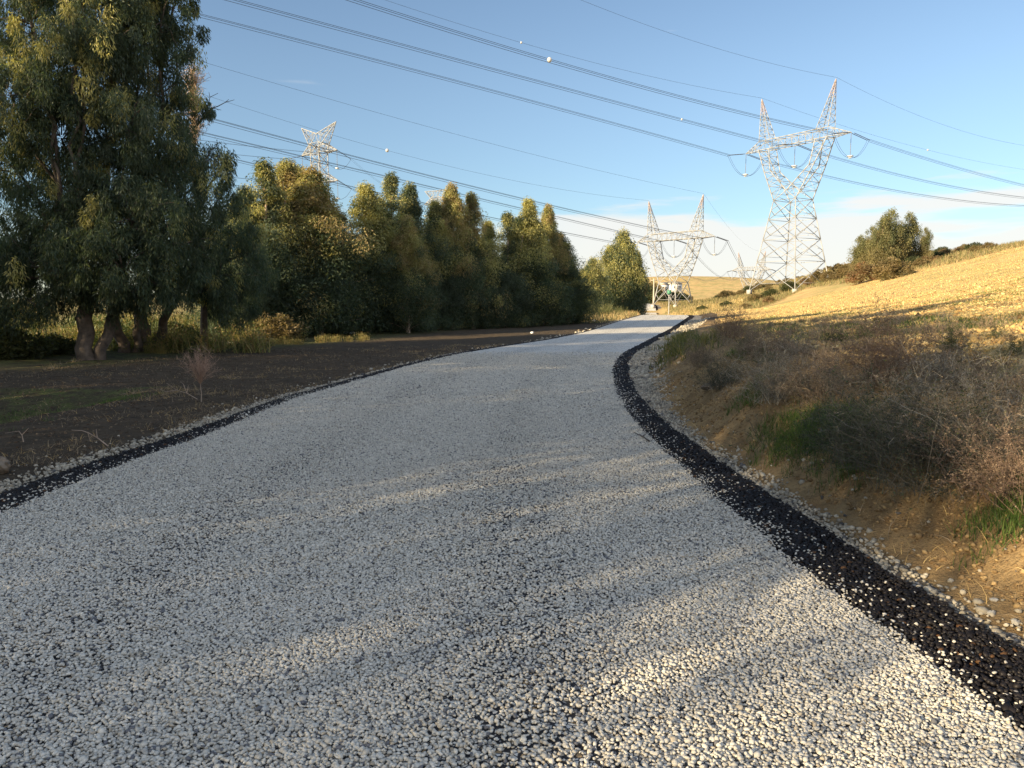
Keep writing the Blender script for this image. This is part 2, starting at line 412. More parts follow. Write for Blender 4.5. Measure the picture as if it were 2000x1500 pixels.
strip('gravel_shoulder', lambda y: xl(y) - bw_l(y) - gw_l(y) - .25, lambda y: xr(y) + bw_r(y) + gw_r(y) + .25, -.012, M['gravel'], 9)
strip('bitumen_edge', lambda y: xl(y) - bw_l(y), lambda y: xr(y) + bw_r(y), 0.0, M['bitumen'], 9, .07)
strip('road', lambda y: xl(y) + .02, lambda y: xr(y) - .02, .006, M['chip_base'], 15, .035, 3)

# ------------------------------------------------------------------ stone chips as real geometry near the camera
t_ = (1 + 5 ** .5) / 2
ICO_V = np.array([(-1,t_,0),(1,t_,0),(-1,-t_,0),(1,-t_,0),(0,-1,t_),(0,1,t_),(0,-1,-t_),(0,1,-t_),(t_,0,-1),(t_,0,1),(-t_,0,-1),(-t_,0,1)]) / math.sqrt(1 + t_ * t_)
ICO_F = np.array([(0,11,5),(0,5,1),(0,1,7),(0,7,10),(0,10,11),(1,5,9),(5,11,4),(11,10,2),(10,7,6),(7,1,8),(3,9,4),(3,4,2),(3,2,6),(3,6,8),(3,8,9),(4,9,5),(2,4,11),(6,2,10),(8,6,7),(9,8,1)])
OCT_V = np.array([(1,0,0),(-1,0,0),(0,1,0),(0,-1,0),(0,0,1),(0,0,-1)], float)
OCT_F = np.array([(0,2,4),(2,1,4),(1,3,4),(3,0,4),(2,0,5),(1,2,5),(3,1,5),(0,3,5)])
def lumps(P, size, cols, hi=True, flat=(.75, .5), tilt=.38, jit=.30):
    BV, BF = (ICO_V, ICO_F) if hi else (OCT_V, OCT_F)
    n = len(P); k = len(BV)
    V = BV[None] * (1 + rng.uniform(-jit, jit, (n, k, 1)))
    sc = np.stack([np.ones(n), rng.uniform(flat[0] - .15, flat[0] + .2, n), rng.uniform(flat[1] - .12, flat[1] + .2, n)], 1) * size[:, None] * .5
    V = V * sc[:, None]
    ax, ay, az = rng.normal(0, tilt, n), rng.normal(0, tilt, n), rng.uniform(0, 6.283, n)
    def rot(V, a, i, j):
        c, s_ = np.cos(a)[:, None], np.sin(a)[:, None]; A, B = V[..., i].copy(), V[..., j].copy()
        V[..., i] = A * c - B * s_; V[..., j] = A * s_ + B * c
    rot(V, ax, 1, 2); rot(V, ay, 0, 2); rot(V, az, 0, 1)
    V = V + P[:, None]
    F = BF[None] + (np.arange(n) * k)[:, None, None]
    return V.reshape(-1, 3), F.reshape(-1, 3), np.repeat(cols, k, 0)
def jgrid(y0, y1, x0, x1, step):
    a, b = np.meshgrid(np.arange(x0, x1, step), np.arange(y0, y1, step))
    a = a.ravel() + rng.uniform(-.55, .55, a.size) * step; b = b.ravel() + rng.uniform(-.55, .55, b.size) * step
    return a, b
def in_view(x, y, m=1.07): return np.abs(x) < (y * .667 * 1.02 + .6) * m
def chip_cols(n):
    v = rng.uniform(0, 1, n)[:, None]; c = (1 - v) * np.array([.50, .47, .41]) + v * np.array([.77, .72, .62])
    w = rng.uniform(0, 1, n)
    c[w > .94] = np.array([.48, .42, .33]) * rng.uniform(.8, 1.1, ((w > .94).sum(), 1))
    c[w < .06] = np.array([.17, .17, .18]); return c
parts = []
def road_chips(y0, y1, step, size, hi, fin=0, fout=0):
    x, y = jgrid(y0, y1, -7.5 if y0 < 8 else -4.6, 3.9, step)
    L_, R_ = xl(y), xr(y)
    wv = .04 * fbm(y * 3, y * 0 + 2, 77); wl_ = .04 * fbm(y * 3, y * 0 + 9, 78)
    ac = (x - L_) / (R_ - L_)
    trk = sst(1 - np.abs(np.abs(ac - .5) - .19) / .11)
    bare = .32 * trk + .17 * sst((fbm(x * .7, y * .45, 90, 3) - .0) / .5)
    edge = np.minimum(x - L_ + wl_, R_ + wv - x)
    fade = np.ones(len(x))
    if fin: fade *= np.clip((y - y0) / fin, 0, 1)
    if fout: fade *= np.clip((y1 - y) / fout, 0, 1)
    keep = (rng.uniform(0, 1, len(x)) < fade) & (rng.uniform(0, 1, len(x)) > bare) & (edge > 0) & (rng.uniform(0, 1, len(x)) < np.clip(.35 + edge * 9, 0, 1)) & in_view(x, y)
    stray = (edge <= 0) & (rng.uniform(0, 1, len(x)) < .13 * np.exp(edge / .13) + .004) & (edge > -.45) & in_view(x, y)
    k = keep | stray
    x, y = x[k], y[k]; n = len(x)
    sz = size * rng.lognormal(0, .22, n)
    P = np.stack([x, y, .010 + rng.uniform(0, .007, n)], 1)
    return lumps(P, sz, chip_cols(n), hi)
road_bits = [road_chips(2.2, 7.0, .0138, .0195, True, 0, 3), road_chips(4.0, 14, .0158, .0222, False, 3, 3.5), road_chips(10.5, 25, .024, .031, False, 3.5, 8)]
def join(bits):
    V = []; F = []; Cc = []; n = 0
    for v, f, c in bits: V.append(v); F.append(f + n); Cc.append(c); n += len(v)
    return np.concatenate(V), np.concatenate(F), np.concatenate(Cc)
def stuff(name, bits, mat, label, cat, smooth=False):
    v, f, c = join(bits) if isinstance(bits, list) else bits
    return tag(link(name, npmesh(name, v, f, smooth, {'col': c}), mat), label, cat, kind='stuff')
stuff('stone_chips', road_bits, M['stone'], 'pale grey and cream stone chips covering the freshly surfaced road', 'stone chips')
# tar-coated stones in the two dark bands
bits = []
for (y0, y1, st, sz, hi) in ((2.2, 7, .021, .028, True), (7, 16, .028, .036, False), (16, 40, .06, .07, False)):
    x, y = jgrid(y0, y1, -6.5, 4.2 if y1 < 30 else 9, st)
    L_, R_ = xl(y), xr(y)
    k = (((x > R_ - .02) & (x < R_ + bw_r(y) + .03 * fbm(y * 4, y * 0, 80))) | ((x < L_ + .02) & (x > L_ - bw_l(y) - .03 * fbm(y * 4, y * 0, 81)))) & in_view(x, y)
    x, y = x[k], y[k]; n = len(x)
    v = rng.uniform(.5, 1.3, (n, 1)); c = np.array([.016, .013, .013]) * v
    c[rng.uniform(0, 1, n) < .02] = (.10, .05, .02)
    bits.append(lumps(np.stack([x, y, .004 + rng.uniform(0, .008, n)], 1), sz * rng.lognormal(0, .25, n), c, hi))
stuff('tarred_stones', bits, M['tar_stone'], 'black bitumen coated stones along both edges of the road', 'tarred stones')
# loose pale gravel outside the bands
bits = []
for (y0, y1, st, sz, hi) in ((2.2, 8, .025, .027, True), (8, 16, .034, .038, False), (16, 32, .06, .07, False), (32, 70, .13, .13, False)):
    x, y = jgrid(y0, y1, -6.5, 4.8 if y1 < 40 else 26, st)
    if y1 > 20: x, y = jgrid(y0, y1, -4, 8 if y1 < 40 else 26, st)
    ro = x - xr(y) - bw_r(y); lo = xl(y) - bw_l(y) - x
    w = np.where(ro > -0.03, gw_r(y), gw_l(y)); o = np.where(ro > -.03, ro, lo)
    dens = sst((w * 1.25 - o) / (w * .6)) * (.82 + .18 * (o < w * .6)) * (.75 + .5 * fbm(x * 1.7, y * 1.7, 95, 3))
    k = (o > -.02) & (rng.uniform(0, 1, len(x)) < dens) & in_view(x, y)
    k |= (o > 0) & (o < w + .35) & (rng.uniform(0, 1, len(x)) < .02) & in_view(x, y)
    x, y = x[k], y[k]; n = len(x)
    c = chip_cols(n) * rng.uniform(.45, .85, (n, 1)) * (1, .95, .86)
    zz = np.maximum(terrain(x, y), base_z(y) - .012)
    bits.append(lumps(np.stack([x, y, zz + .006], 1), sz * rng.lognormal(0, .35, n), c, hi, (.8, .6)))
stuff('loose_gravel', bits, M['stone'], 'loose pale gravel spilled outside the black bitumen edges', 'gravel')

# ------------------------------------------------------------------ clods on field and bank
bits = []
def field_clods(n, y0, y1, s0, cols):
    y = y0 + (y1 - y0) * rng.uniform(0, 1, n) ** 1.0; x = y * rng.uniform(.1, .70, n) + rng.uniform(0, 2, n)
    s = x - xr(y) - bw_r(y); k = s > s0[0]
    if s0[1]: k &= s < s0[1]
    x, y = x[k], y[k]; n = len(x); px = np.hypot(x, y) / 750
    sz = np.clip(rng.lognormal(math.log(.022 if s0[1] else .045), .55, n), .008, .05 if s0[1] else .22) + px * .5
    c = np.array(cols)[rng.integers(0, len(cols), n)] * rng.uniform(.7, 1.2, (n, 1))
    bits.append(lumps(np.stack([x, y, terrain(x, y) + sz * .1], 1), sz, c, False, (.8, .6)))
fc = [(.50, .34, .14), (.60, .43, .19), (.38, .24, .10), (.62, .46, .22)]
cc = [(.30, .20, .10), (.40, .28, .14), (.22, .145, .075)]
field_clods(16000, 8, 26, (2.5, 0), fc); field_clods(26000, 26, 60, (2.5, 0), fc); field_clods(16000, 60, 120, (3, 0), fc)
field_clods(26000, 3, 14, (.3, 2.6), cc)
# left strip crumbs
n = 16000; y = 5 + 22 * rng.uniform(0, 1, n) ** 1.3; x = xl(y) - bw_l(y) - gw_l(y) - rng.uniform(.05, 9, n)
k = in_view(x, y); x, y = x[k], y[k]; n = len(x)
lc = np.array([(.10, .07, .048), (.14, .10, .065), (.07, .05, .035), (.20, .15, .10)])
bits.append(lumps(np.stack([x, y, terrain(x, y)], 1), .02 + .05 * rng.uniform(0, 1, n) ** 3, lc[rng.integers(0, 4, n)], False))
stuff('earth_clods', bits, M['clod'], 'dry brown earth clods scattered over field, bank and verge', 'clods')

# ------------------------------------------------------------------ ribbons: grass blades, stalks, twigs
def walk(P0, D0, L, k, jitter, droop=0.0, curl=None):
    n = len(P0); P = [P0]; D = D0 / np.linalg.norm(D0, axis=1, keepdims=True); st = (L / k)[:, None]
    for i in range(k):
        D = D + rng.normal(0, jitter, (n, 3)); D[:, 2] -= droop * (i + 1) / k
        D /= np.linalg.norm(D, axis=1, keepdims=True); P.append(P[-1] + D * st)
    return np.stack(P, 1)
def ribbons(P, w, col, tip=.15, flatten=False):
    n, k, _ = P.shape; Tn = np.gradient(P, axis=1); side = np.cross(Tn, rng.normal(0, 1, (n, 1, 3)))
    side /= np.linalg.norm(side, axis=2, keepdims=True) + 1e-9
    ww = (w[:, None] * np.linspace(1, tip, k)[None])[:, :, None] * .5
    V = np.stack([P - side * ww, P + side * ww], 2).reshape(-1, 3)
    b = (np.arange(n) * k * 2)[:, None] + (np.arange(k - 1) * 2)[None]; b = b.ravel()
    F = np.stack([b, b + 1, b + 3, b + 2], 1)
    return V, F, np.repeat(col, k * 2, 0)
def up_dirs(n, spread): 
    a = rng.uniform(0, 6.283, n); r = np.abs(rng.normal(0, spread, n)); return np.stack([np.cos(a) * r, np.sin(a) * r, np.ones(n)], 1)
def pick(cols, n, var=.2): return np.array(cols)[rng.integers(0, len(cols), n)] * rng.uniform(1 - var, 1 + var, (n, 1))
def diamonds(P, D, L, W, col):
    n = len(P); D = D / (np.linalg.norm(D, axis=1, keepdims=True) + 1e-9)
    S = np.cross(D, rng.normal(0, 1, (n, 3))); S /= np.linalg.norm(S, axis=1, keepdims=True) + 1e-9
    m = P + D * (L * .45)[:, None]; e = P + D * L[:, None]; s = S * (W * .5)[:, None]
    V = np.stack([P, m - s, e, m + s], 1).reshape(-1, 3); b = np.arange(n) * 4
    return V, np.stack([b, b + 1, b + 2, b + 3], 1), np.repeat(col, 4, 0)

def blades(x, y, h, w, spread, cols, k=3, droop=.15, z=None):
    n = len(x); P0 = np.stack([x, y, (terrain(x, y) if z is None else z) - .01], 1)
    return ribbons(walk(P0, up_dirs(n, spread), h, k, .12, droop), w, pick(cols, n), .1)
STRAW = [(.62, .46, .21), (.52, .37, .16), (.70, .55, .29), (.42, .28, .12)]
GREEN = [(.07, .13, .025), (.10, .17, .035), (.14, .19, .05), (.05, .09, .02)]
OLIVE = [(.17, .16, .06), (.24, .20, .09), (.12, .13, .045), (.32, .26, .12)]
BROWN = [(.23, .18, .12), (.31, .24, .155), (.17, .13, .09), (.40, .31, .20)]

# stubble over the lit hillside, denser tufts far up
bits = []
def hill_pts(n, y0, y1, smin, tmax=.72, pw=1.0):
    y = y0 + (y1 - y0) * rng.uniform(0, 1, n) ** pw; x = y * rng.uniform(.1, tmax, n) + rng.uniform(-1, 3, n)
    s = x - xr(y) - bw_r(y); k = s > smin; return x[k], y[k], s[k]
x, y, s = hill_pts(60000, 6, 60, 2.2); k = fbm(x * .8, y * .8, 100) > -.35; x, y = x[k], y[k]; px = np.hypot(x, y) / 750
bits.append(blades(x, y, rng.uniform(.03, .11, len(x)), .006 + px * .16, .9, STRAW, 2))
x, y, s = hill_pts(60000, 60, 120, 2.5); px = np.hypot(x, y) / 750
bits.append(blades(x, y, rng.uniform(.05, .16, len(x)), .01 + px * .2, .9, STRAW, 2))
stuff('stubble', bits, M['grass'], 'short golden stubble and dry straw over the ploughed hillside', 'stubble')
# green grass tufts at the hill foot and on the bank
bits = []
def tufts(cx, cy, n_per, rad, h, w, cols, spread=.45):
    x = np.repeat(cx, n_per) + rng.normal(0, rad, len(cx) * n_per); y = np.repeat(cy, n_per) + rng.normal(0, rad, len(cx) * n_per)
    return blades(x, y, rng.uniform(.5, 1.2, len(x)) * h, np.full(len(x), w), spread, cols, 3, .25)
x, y, s = hill_pts(5200, 15, 50, 3.0); k = fbm(x * .22 + 3, y * .5, 61) > .05; x, y = x[k], y[k]
bits.append(tufts(x, y, 14, .12, .13, .02, GREEN + STRAW[:1]))
def at_px(lst, z=.5):
    g = []
    for (px, py) in lst:
        lo, hi = 2.0, 180.0; r = ray(px, py)        # march the ray to the ground
        d = 2.0
        while d < 180:
            q = r * (d / r[1]); 
            if CAMZ + q[2] < tz(q[0], d): break
            d += .1 + d * .01
        g.append((r[0] * d / r[1], d))
    return np.array(g)
g = at_px([(1560,850),(1585,860),(1610,850),(1540,845),(1630,870),(1660,890),(1500,760),(1470,775),(1450,700),(1690,900),(1980,1010),(1960,1030),(1995,1050),(1600,840),(1570,870),(1520,850),(1640,850)])
for (a, b) in g: 
    q = rng.normal(0, .16, (26, 2)); bits.append(tufts(a + q[:, 0], b + q[:, 1], 16, .04, .15, .006, GREEN))
g = at_px([(1320,670),(1335,680),(1345,690),(1350,672),(1330,660),(1365,680)])
for (a, b) in g:
    q = rng.normal(0, .35, (20, 2)); bits.append(tufts(a + q[:, 0], b + q[:, 1], 14, .1, .32, .03, [(.09,.11,.035),(.14,.15,.05),(.24,.20,.06)]))
# dark green weeds in the left ditch
n = 1500; y = rng.uniform(6.2, 13.5, n); x = xl(y) - rng.uniform(2.6, 6.5, n); k = (fbm(x * .9, y * .9, 66) > -.1) & in_view(x, y); x, y = x[k], y[k]
bits.append(tufts(x, y, 12, .05, .09, .006, GREEN))
stuff('green_grass', bits, M['grass'], 'green grass tufts on the bank, hill foot and verge', 'grass')
# dry litter grass on the left strip and verge edges
bits = []
n = 42000; y = 5 + 24 * rng.uniform(0, 1, n) ** 1.2; l0 = rng.uniform(0, 1, n) ** 1.6 * 9; x = xl(y) - bw_l(y) - gw_l(y) * .8 - l0
k = in_view(x, y) & (fbm(x * 1.3, y * 1.3, 111) > -.05 + .25 * (l0 > .8)); x, y = x[k], y[k]
bits.append(blades(x, y, rng.uniform(.03, .12, len(x)), .004 + np.hypot(x, y) / 750 * .12, 1.6, BROWN + STRAW[1:2], 3, .4))
for (xa, ya, xb, yb) in ((210, 795, 430, 780), (300, 783, 365, 770), (230, 770, 330, 762), (510, 745, 420, 742), (60, 730, 150, 705)):
    a, b = np.array(G(xa, ya, -.08)), np.array(G(xb, yb, -.08)); m_ = 700
    m_ = 260; u = rng.uniform(0, 1, (m_, 1)); q = a + (b - a) * u + rng.normal(0, .07, (m_, 2)) + .12 * np.sin(u * 9)
    bits.append(blades(q[:, 0], q[:, 1], rng.uniform(.08, .2, m_), np.full(m_, .008), 2.5, BROWN + STRAW[1:2], 3, .4))
n = 9000; y = rng.uniform(3, 24, n); x = xr(y) + bw_r(y) + gw_r(y) + rng.uniform(-.05, 2.2, n)
bits.append(blades(x, y, rng.uniform(.03, .16, n), np.full(n, .005), 1.3, BROWN + STRAW[:2], 3, .4))
stuff('dry_litter', bits, M['twig'], 'dry straw, dead grass and twigs littering the verges', 'litter')
# tall rank grass beyond the field margin, around the pylons and road end
bits = []
n = 90000; y = rng.uniform(60, 240, n); x = y * rng.uniform(.12, .70, n)
ef = np.interp(x / y, [.2, .30, .38, .48, .567, .667, .8], [60, 125, 158, 122, 110, 106, 104])
s = x - xr(y) - bw_r(y); k = (s > 1.2) & (y > ef - 2); k &= (s > 2) | (rng.uniform(0, 1, n) < .5); x, y = x[k], y[k]; px = np.hypot(x, y) / 750
bits.append(blades(x, y, rng.uniform(.25, .8, len(x)), .02 + px * .35, .35, OLIVE + OLIVE + [(.34, .24, .13), (.42, .32, .16), (.24, .16, .09)], 3, .15))
n = 14000; y = rng.uniform(58, 185, n); x = xl(y) - rng.uniform(.4, 9, n); px = np.hypot(x, y) / 750
bits.append(blades(x, y, rng.uniform(.2, .8, n), .02 + px * .3, .4, OLIVE + STRAW + [(.40, .24, .12)], 3, .15))
n = 16000; y = rng.uniform(112, 185, n); x = y * rng.uniform(.18, .30, n); px = np.hypot(x, y) / 750
k = (x > xr(y) + .5) | (x < xl(y) - .3); 
bits.append(blades(x[k], y[k], rng.uniform(.3, .9, k.sum()), .02 + px[k] * .3, .4, STRAW + OLIVE[:2], 3, .15))
stuff('rank_grass', bits, M['grass'], 'tall olive and straw coloured grass on the slope below the pylons', 'grass')

# ------------------------------------------------------------------ dry bushes of the bank
def bush_mesh(name, H, Rr, nstem, cols, leafcols, nleaf, wid=.005, seed=0, spread=.75):
    P0 = np.zeros((nstem, 3)); P0[:, :2] = rng.normal(0, Rr * .22, (nstem, 2))
    st = walk(P0, up_dirs(nstem, spread), rng.uniform(.55, 1.15, nstem) * H, 7, .13, .10)
    out = [ribbons(st, np.full(nstem, wid), pick(cols, nstem), .3)]
    nb = nstem * 7; i = rng.integers(0, nstem, nb); j = rng.integers(2, 8, nb); P1 = st[i, j]
    D1 = (st[i, np.minimum(j, 6) + 1] - st[i, np.minimum(j, 6)]) * 6 / H + rng.normal(0, .55, (nb, 3)); D1[:, 2] += .15
    b1 = walk(P1, D1, rng.uniform(.10, .32, nb) * H, 4, .22, .05)
    out.append(ribbons(b1, np.full(nb, wid * .62), pick(cols, nb), .3))
    nb2 = nb * 3; i = rng.integers(0, nb, nb2); j = rng.integers(1, 5, nb2); P2 = b1[i, j]
    b2 = walk(P2, rng.normal(0, 1, (nb2, 3)) + (0, 0, .35), rng.uniform(.03, .12, nb2) * H, 2, .3)
    out.append(ribbons(b2, np.full(nb2, wid * .5), pick(cols, nb2), .5))
    i = rng.integers(0, nb2, nleaf); P3 = b2[i, rng.integers(0, 3, nleaf)]
    out.append(diamonds(P3, rng.normal(0, 1, (nleaf, 3)), rng.uniform(.008, .024, nleaf) * (wid / .005), rng.uniform(.005, .012, nleaf) * (wid / .005), pick(leafcols, nleaf, .3)))
    v, f, c = join(out); return npmesh(name, v, f, False, {'col': c})
GREY = [(.33, .295, .23), (.24, .21, .165), (.45, .40, .31), (.17, .155, .12)]
bushA = bush_mesh('dry_bush_a', .95, .7, 150, GREY, BROWN + OLIVE[2:3], 5000)
bushB = bush_mesh('dry_bush_b', .75, .6, 130, BROWN, [(.22, .16, .12), (.18, .13, .10), (.26, .20, .15)], 7000)
bushC = bush_mesh('dark_bush', .95, .75, 190, [(.10, .095, .075), (.15, .135, .11), (.08, .085, .06)], [(.045, .065, .032), (.065, .08, .042), (.09, .09, .055)], 9000)
bushD = bush_mesh('ruddy_bush', .85, .6, 140, [(.22, .15, .11), (.18, .125, .095)], [(.25, .18, .125), (.31, .235, .16), (.20, .15, .105)], 8000)
for m_ in (bushA, bushB, bushC, bushD): m_.materials.append(M['twig'])
named = [  # px, py of the foot, mesh, scale, label
    (1800, 985, bushC, 1.35, 'large dark green and grey twiggy bush at the bank edge, nearest the grassy clump'),
    (1690, 900, bushC, 1.05, 'dark tangled bush just behind the bright green grass patch on the bank'),
    (1900, 900, bushA, 1.25, 'grey leafless bush beside the large dark bush at the right border'),
    (1985, 1000, bushD, 1.0, 'reddish brown bush cut by the right border above the clay bank'),
    (1720, 745, bushD, 1.5, 'rusty pink dry bush standing tallest on the mid bank'),
    (1520, 790, bushA, 1.15, 'pale grey leafless bush above the clay lumps of the bank'),
    (1410, 760, bushC, .9, 'dark low bush behind the ochre clay mound beside the gravel'),
    (1425, 665, bushD, 1.7, 'pinkish brown dry bush catching the sun at the bend'),
    (1370, 720, bushB, 1.2, 'brown dry bush over the gravel apron at the road bend'),
    (1480, 700, bushB, 1.4, 'brown scrubby bush behind the pinkish bush at the bend'),
    (1600, 790, bushB, 1.2, 'brown tangled bush between the pale grey bush and the green grass patch'),
]
bpos = at_px([(a, b) for a, b, *_ in named])
for (q, (a, b, me, sc, lab)) in zip(bpos, named):
    o = link('dry_bush', me); o.location = (q[0], q[1], tz(q[0], q[1]) - .03); sc *= .64 if q[1] < 9 else .58; o.scale = (sc * 1.15, sc * 1.15, sc * .9); o.rotation_euler[2] = rng.uniform(0, 6)
    tag(o, lab, 'bush', 'dry bushes on the road bank')
# the uncounted scrub between them, one mass
def scatter_mesh(name, metas, mat, label, cat):
    bits = []
    for me, x, y, z, sc, rz in metas:
        n = len(me.vertices); V = np.empty(n * 3, np.float32); me.vertices.foreach_get('co', V); V = V.reshape(-1, 3).astype(float)
        Cc = np.empty(n * 4, np.float32); me.attributes['col'].data.foreach_get('color', Cc)
        Fv = np.empty(len(me.loops), np.int32); me.loops.foreach_get('vertex_index', Fv)
        c, s_ = math.cos(rz), math.sin(rz)
        V = np.stack([V[:, 0] * c - V[:, 1] * s_, V[:, 0] * s_ + V[:, 1] * c, V[:, 2]], 1) * sc + (x, y, z)
        bits.append((V, Fv.reshape(-1, 4), Cc.reshape(-1, 4)[:, :3]))
    return stuff(name, bits, mat, label, cat)
smallA = bush_mesh('scrub_a', .5, .45, 45, GREY, BROWN, 900, .007)
smallB = bush_mesh('scrub_b', .42, .4, 45, BROWN, [(.22, .16, .12), (.26, .20, .14)], 1300, .007)
smallC = bush_mesh('scrub_c', .45, .4, 50, [(.14, .13, .08)], [(.07, .10, .035), (.11, .13, .05)], 1500, .007)
metas = []
for k in range(190):
    yy = 4.2 + 30 * rng.uniform() ** 1.25; ss = rng.uniform(1.6, np.interp(yy, [4, 10, 20, 35], [3.6, 5.5, 8, 7])); xx = float(xr(yy) + bw_r(yy)) + ss + (.5 if yy > 12 else 0)
    me = (smallA, smallB, smallC, smallB)[rng.integers(0, 4)]
    metas.append((me, xx, yy, tz(xx, yy) - .02, rng.uniform(.42, .95) * float(np.interp(yy, [4, 12, 24], [1, .85, .6])), rng.uniform(0, 6)))
scatter_mesh('dry_scrub', metas, M['twig'], 'low tangled dry scrub covering the bank between the bushes', 'scrub')

# ------------------------------------------------------------------ eucalyptus trees
EUC_G = [(.062, .092, .056), (.078, .108, .062), (.050, .076, .050), (.100, .122, .062)]
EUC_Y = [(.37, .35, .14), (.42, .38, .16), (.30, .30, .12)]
EUC_R = [(.36, .27, .135), (.32, .25, .12), (.30, .26, .12)]
EUC_B = [(.085, .115, .080), (.10, .13, .09)]
def leaves_at(cen, rad, per, ll, lw, palettes, hang=1.0, fresh_lit=None):
    n = len(cen); i = np.repeat(np.arange(n), per); m = len(i)
    d = rng.normal(0, 1, (m, 3)); d /= np.linalg.norm(d, axis=1, keepdims=True); d *= (rng.uniform(0, 1, (m, 1)) ** .45)
    P = cen[i] + d * rad[i]
    D = np.stack([rng.normal(0, .45, m), rng.normal(0, .45, m), -hang * rng.uniform(.3, 1.2, m)], 1) + d * .35
    pal = rng.integers(0, len(palettes), n)
    if fresh_lit is not None:      # more yellow young leaves higher up, also painting sunlit tops into the colour
        pal = np.where(rng.uniform(0, 1, n) < fresh_lit, rng.integers(1, max(2, len(palettes)), n) % len(palettes), 0)
    col = np.zeros((m, 3))
    tone = rng.uniform(.75, 1.3, n)
    for q, pl in enumerate(palettes):
        k = pal[i] == q
        if k.any(): col[k] = pick(pl, int(k.sum()), .25)
    col *= tone[i][:, None]
    return diamonds(P, D, ll * rng.uniform(.6, 1.3, m), lw * rng.uniform(.7, 1.3, m), col)
def limb(mb, a, b, r0, r1, k=5, n=6, sag=.0, jit=.05):
    t = np.linspace(0, 1, n)[:, None]; P = np.asarray(a) * (1 - t) + np.asarray(b) * t
    L = np.linalg.norm(np.asarray(b) - a); P[1:-1] += rng.normal(0, jit * L, (n - 2, 3)) * (.6, .6, .25); P[:, 2] -= sag * L * (t[:, 0] * (1 - t[:, 0])) * 4
    mb.tube(P, np.linspace(r0, r1, n), k)
def spire_tree(name, H, Rm, nclump, per, ll, lw, pals, low=.04, seed=0, stems=2, lean=.03, shape='spire'):
    """foliage + trunk meshes of a slender feathery eucalypt, base at origin"""
    nst = stems; tops = []
    for q in range(nst):
        a = rng.uniform(0, 6.28); rr = Rm * (.42 if q else .08); tops.append((math.cos(a) * rr, math.sin(a) * rr, H * (1 if q == 0 else rng.uniform(.72, .93))))
    cen = []; rad = []; frs_lit = []
    tr = MB()
    for (tx, ty, th) in tops:
        n = 9; t = np.linspace(0, 1, n)[:, None]
        P = np.concatenate([tx * t ** .8, ty * t ** .8, th * .97 * t], 1); P[1:, :2] += np.cumsum(rng.normal(0, .035, (n - 1, 2)), 0)
        tr.tube(P, np.linspace(.09 + .006 * H, .012, n), 6)
        m = int(nclump / nst)
        hh = rng.uniform(low, 1, m) ** .85; hh[:3] = (.97, .93, .88)
        if shape == 'spire': prof = np.interp(hh, [0, .1, .3, .55, .8, .93, 1], [.95, 1.05, 1.02, .80, .40, .17, .03])
        elif shape == 'round': prof = np.interp(hh, [0, .12, .35, .6, .8, .93, 1], [.35, .75, 1, 1, .8, .5, .15])
        else: prof = np.interp(hh, [0, .1, .3, .5, .8, .95, 1], [.9, 1, 1, .9, .7, .4, .1])
        ang = rng.uniform(0, 6.283, m); lump = 1 + .28 * np.sin(ang * 2 + hh * 9 + tx * 5) + .18 * np.sin(ang * 5 + hh * 17)
        r = Rm * (.78 if nst > 1 else 1) * prof * lump * rng.uniform(.15, 1, m) ** .55
        cx = tx * hh ** .8 + np.cos(ang) * r; cyy = ty * hh ** .8 + np.sin(ang) * r; cz = hh * th
        frs_lit.append(.12 + .75 * sst((hh - .35) / .4)); cen.append(np.stack([cx, cyy, cz], 1)); s0 = Rm * rng.uniform(.16, .34, m) * (.55 + .6 * prof)
        rad.append(np.stack([s0, s0, s0 * rng.uniform(1.1, 1.9, m)], 1))
        for j in range(0, m, 4):
            hb = max(.03, hh[j] - rng.uniform(.06, .16)); 
            limb(tr, (tx * hb ** .8, ty * hb ** .8, hb * th), (cx[j], cyy[j], cz[j] + s0[j] * .3), .012 + .02 * (1 - hb), .005, 4, 4, -.05)
    cen = np.concatenate(cen); rad = np.concatenate(rad)
    v, f, c = leaves_at(cen, rad, per, ll, lw, pals, 1.0, np.concatenate(frs_lit))
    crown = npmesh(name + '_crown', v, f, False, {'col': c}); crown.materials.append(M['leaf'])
    trunk = tr.mesh(name + '_trunk', True); trunk.materials.append(M['pale_bark'])
    return crown, trunk, H
def place_tree(proto, name, x, y, H, wid=1.0, label='', cat='tree', group=None, rz=None, z=None, lean=0):
    cr, tk, H0 = proto; s = H / H0
    e = empty(name, (x, y, (tz(x, y) if z is None else z) - .05), rng.uniform(0, 6.28) if rz is None else rz)
    e.scale = (s * wid, s * wid, s); e.rotation_euler[0] = lean
    tag(e, label, cat, group)
    link('trunk', tk, None, e); link('crown', cr, None, e); return e

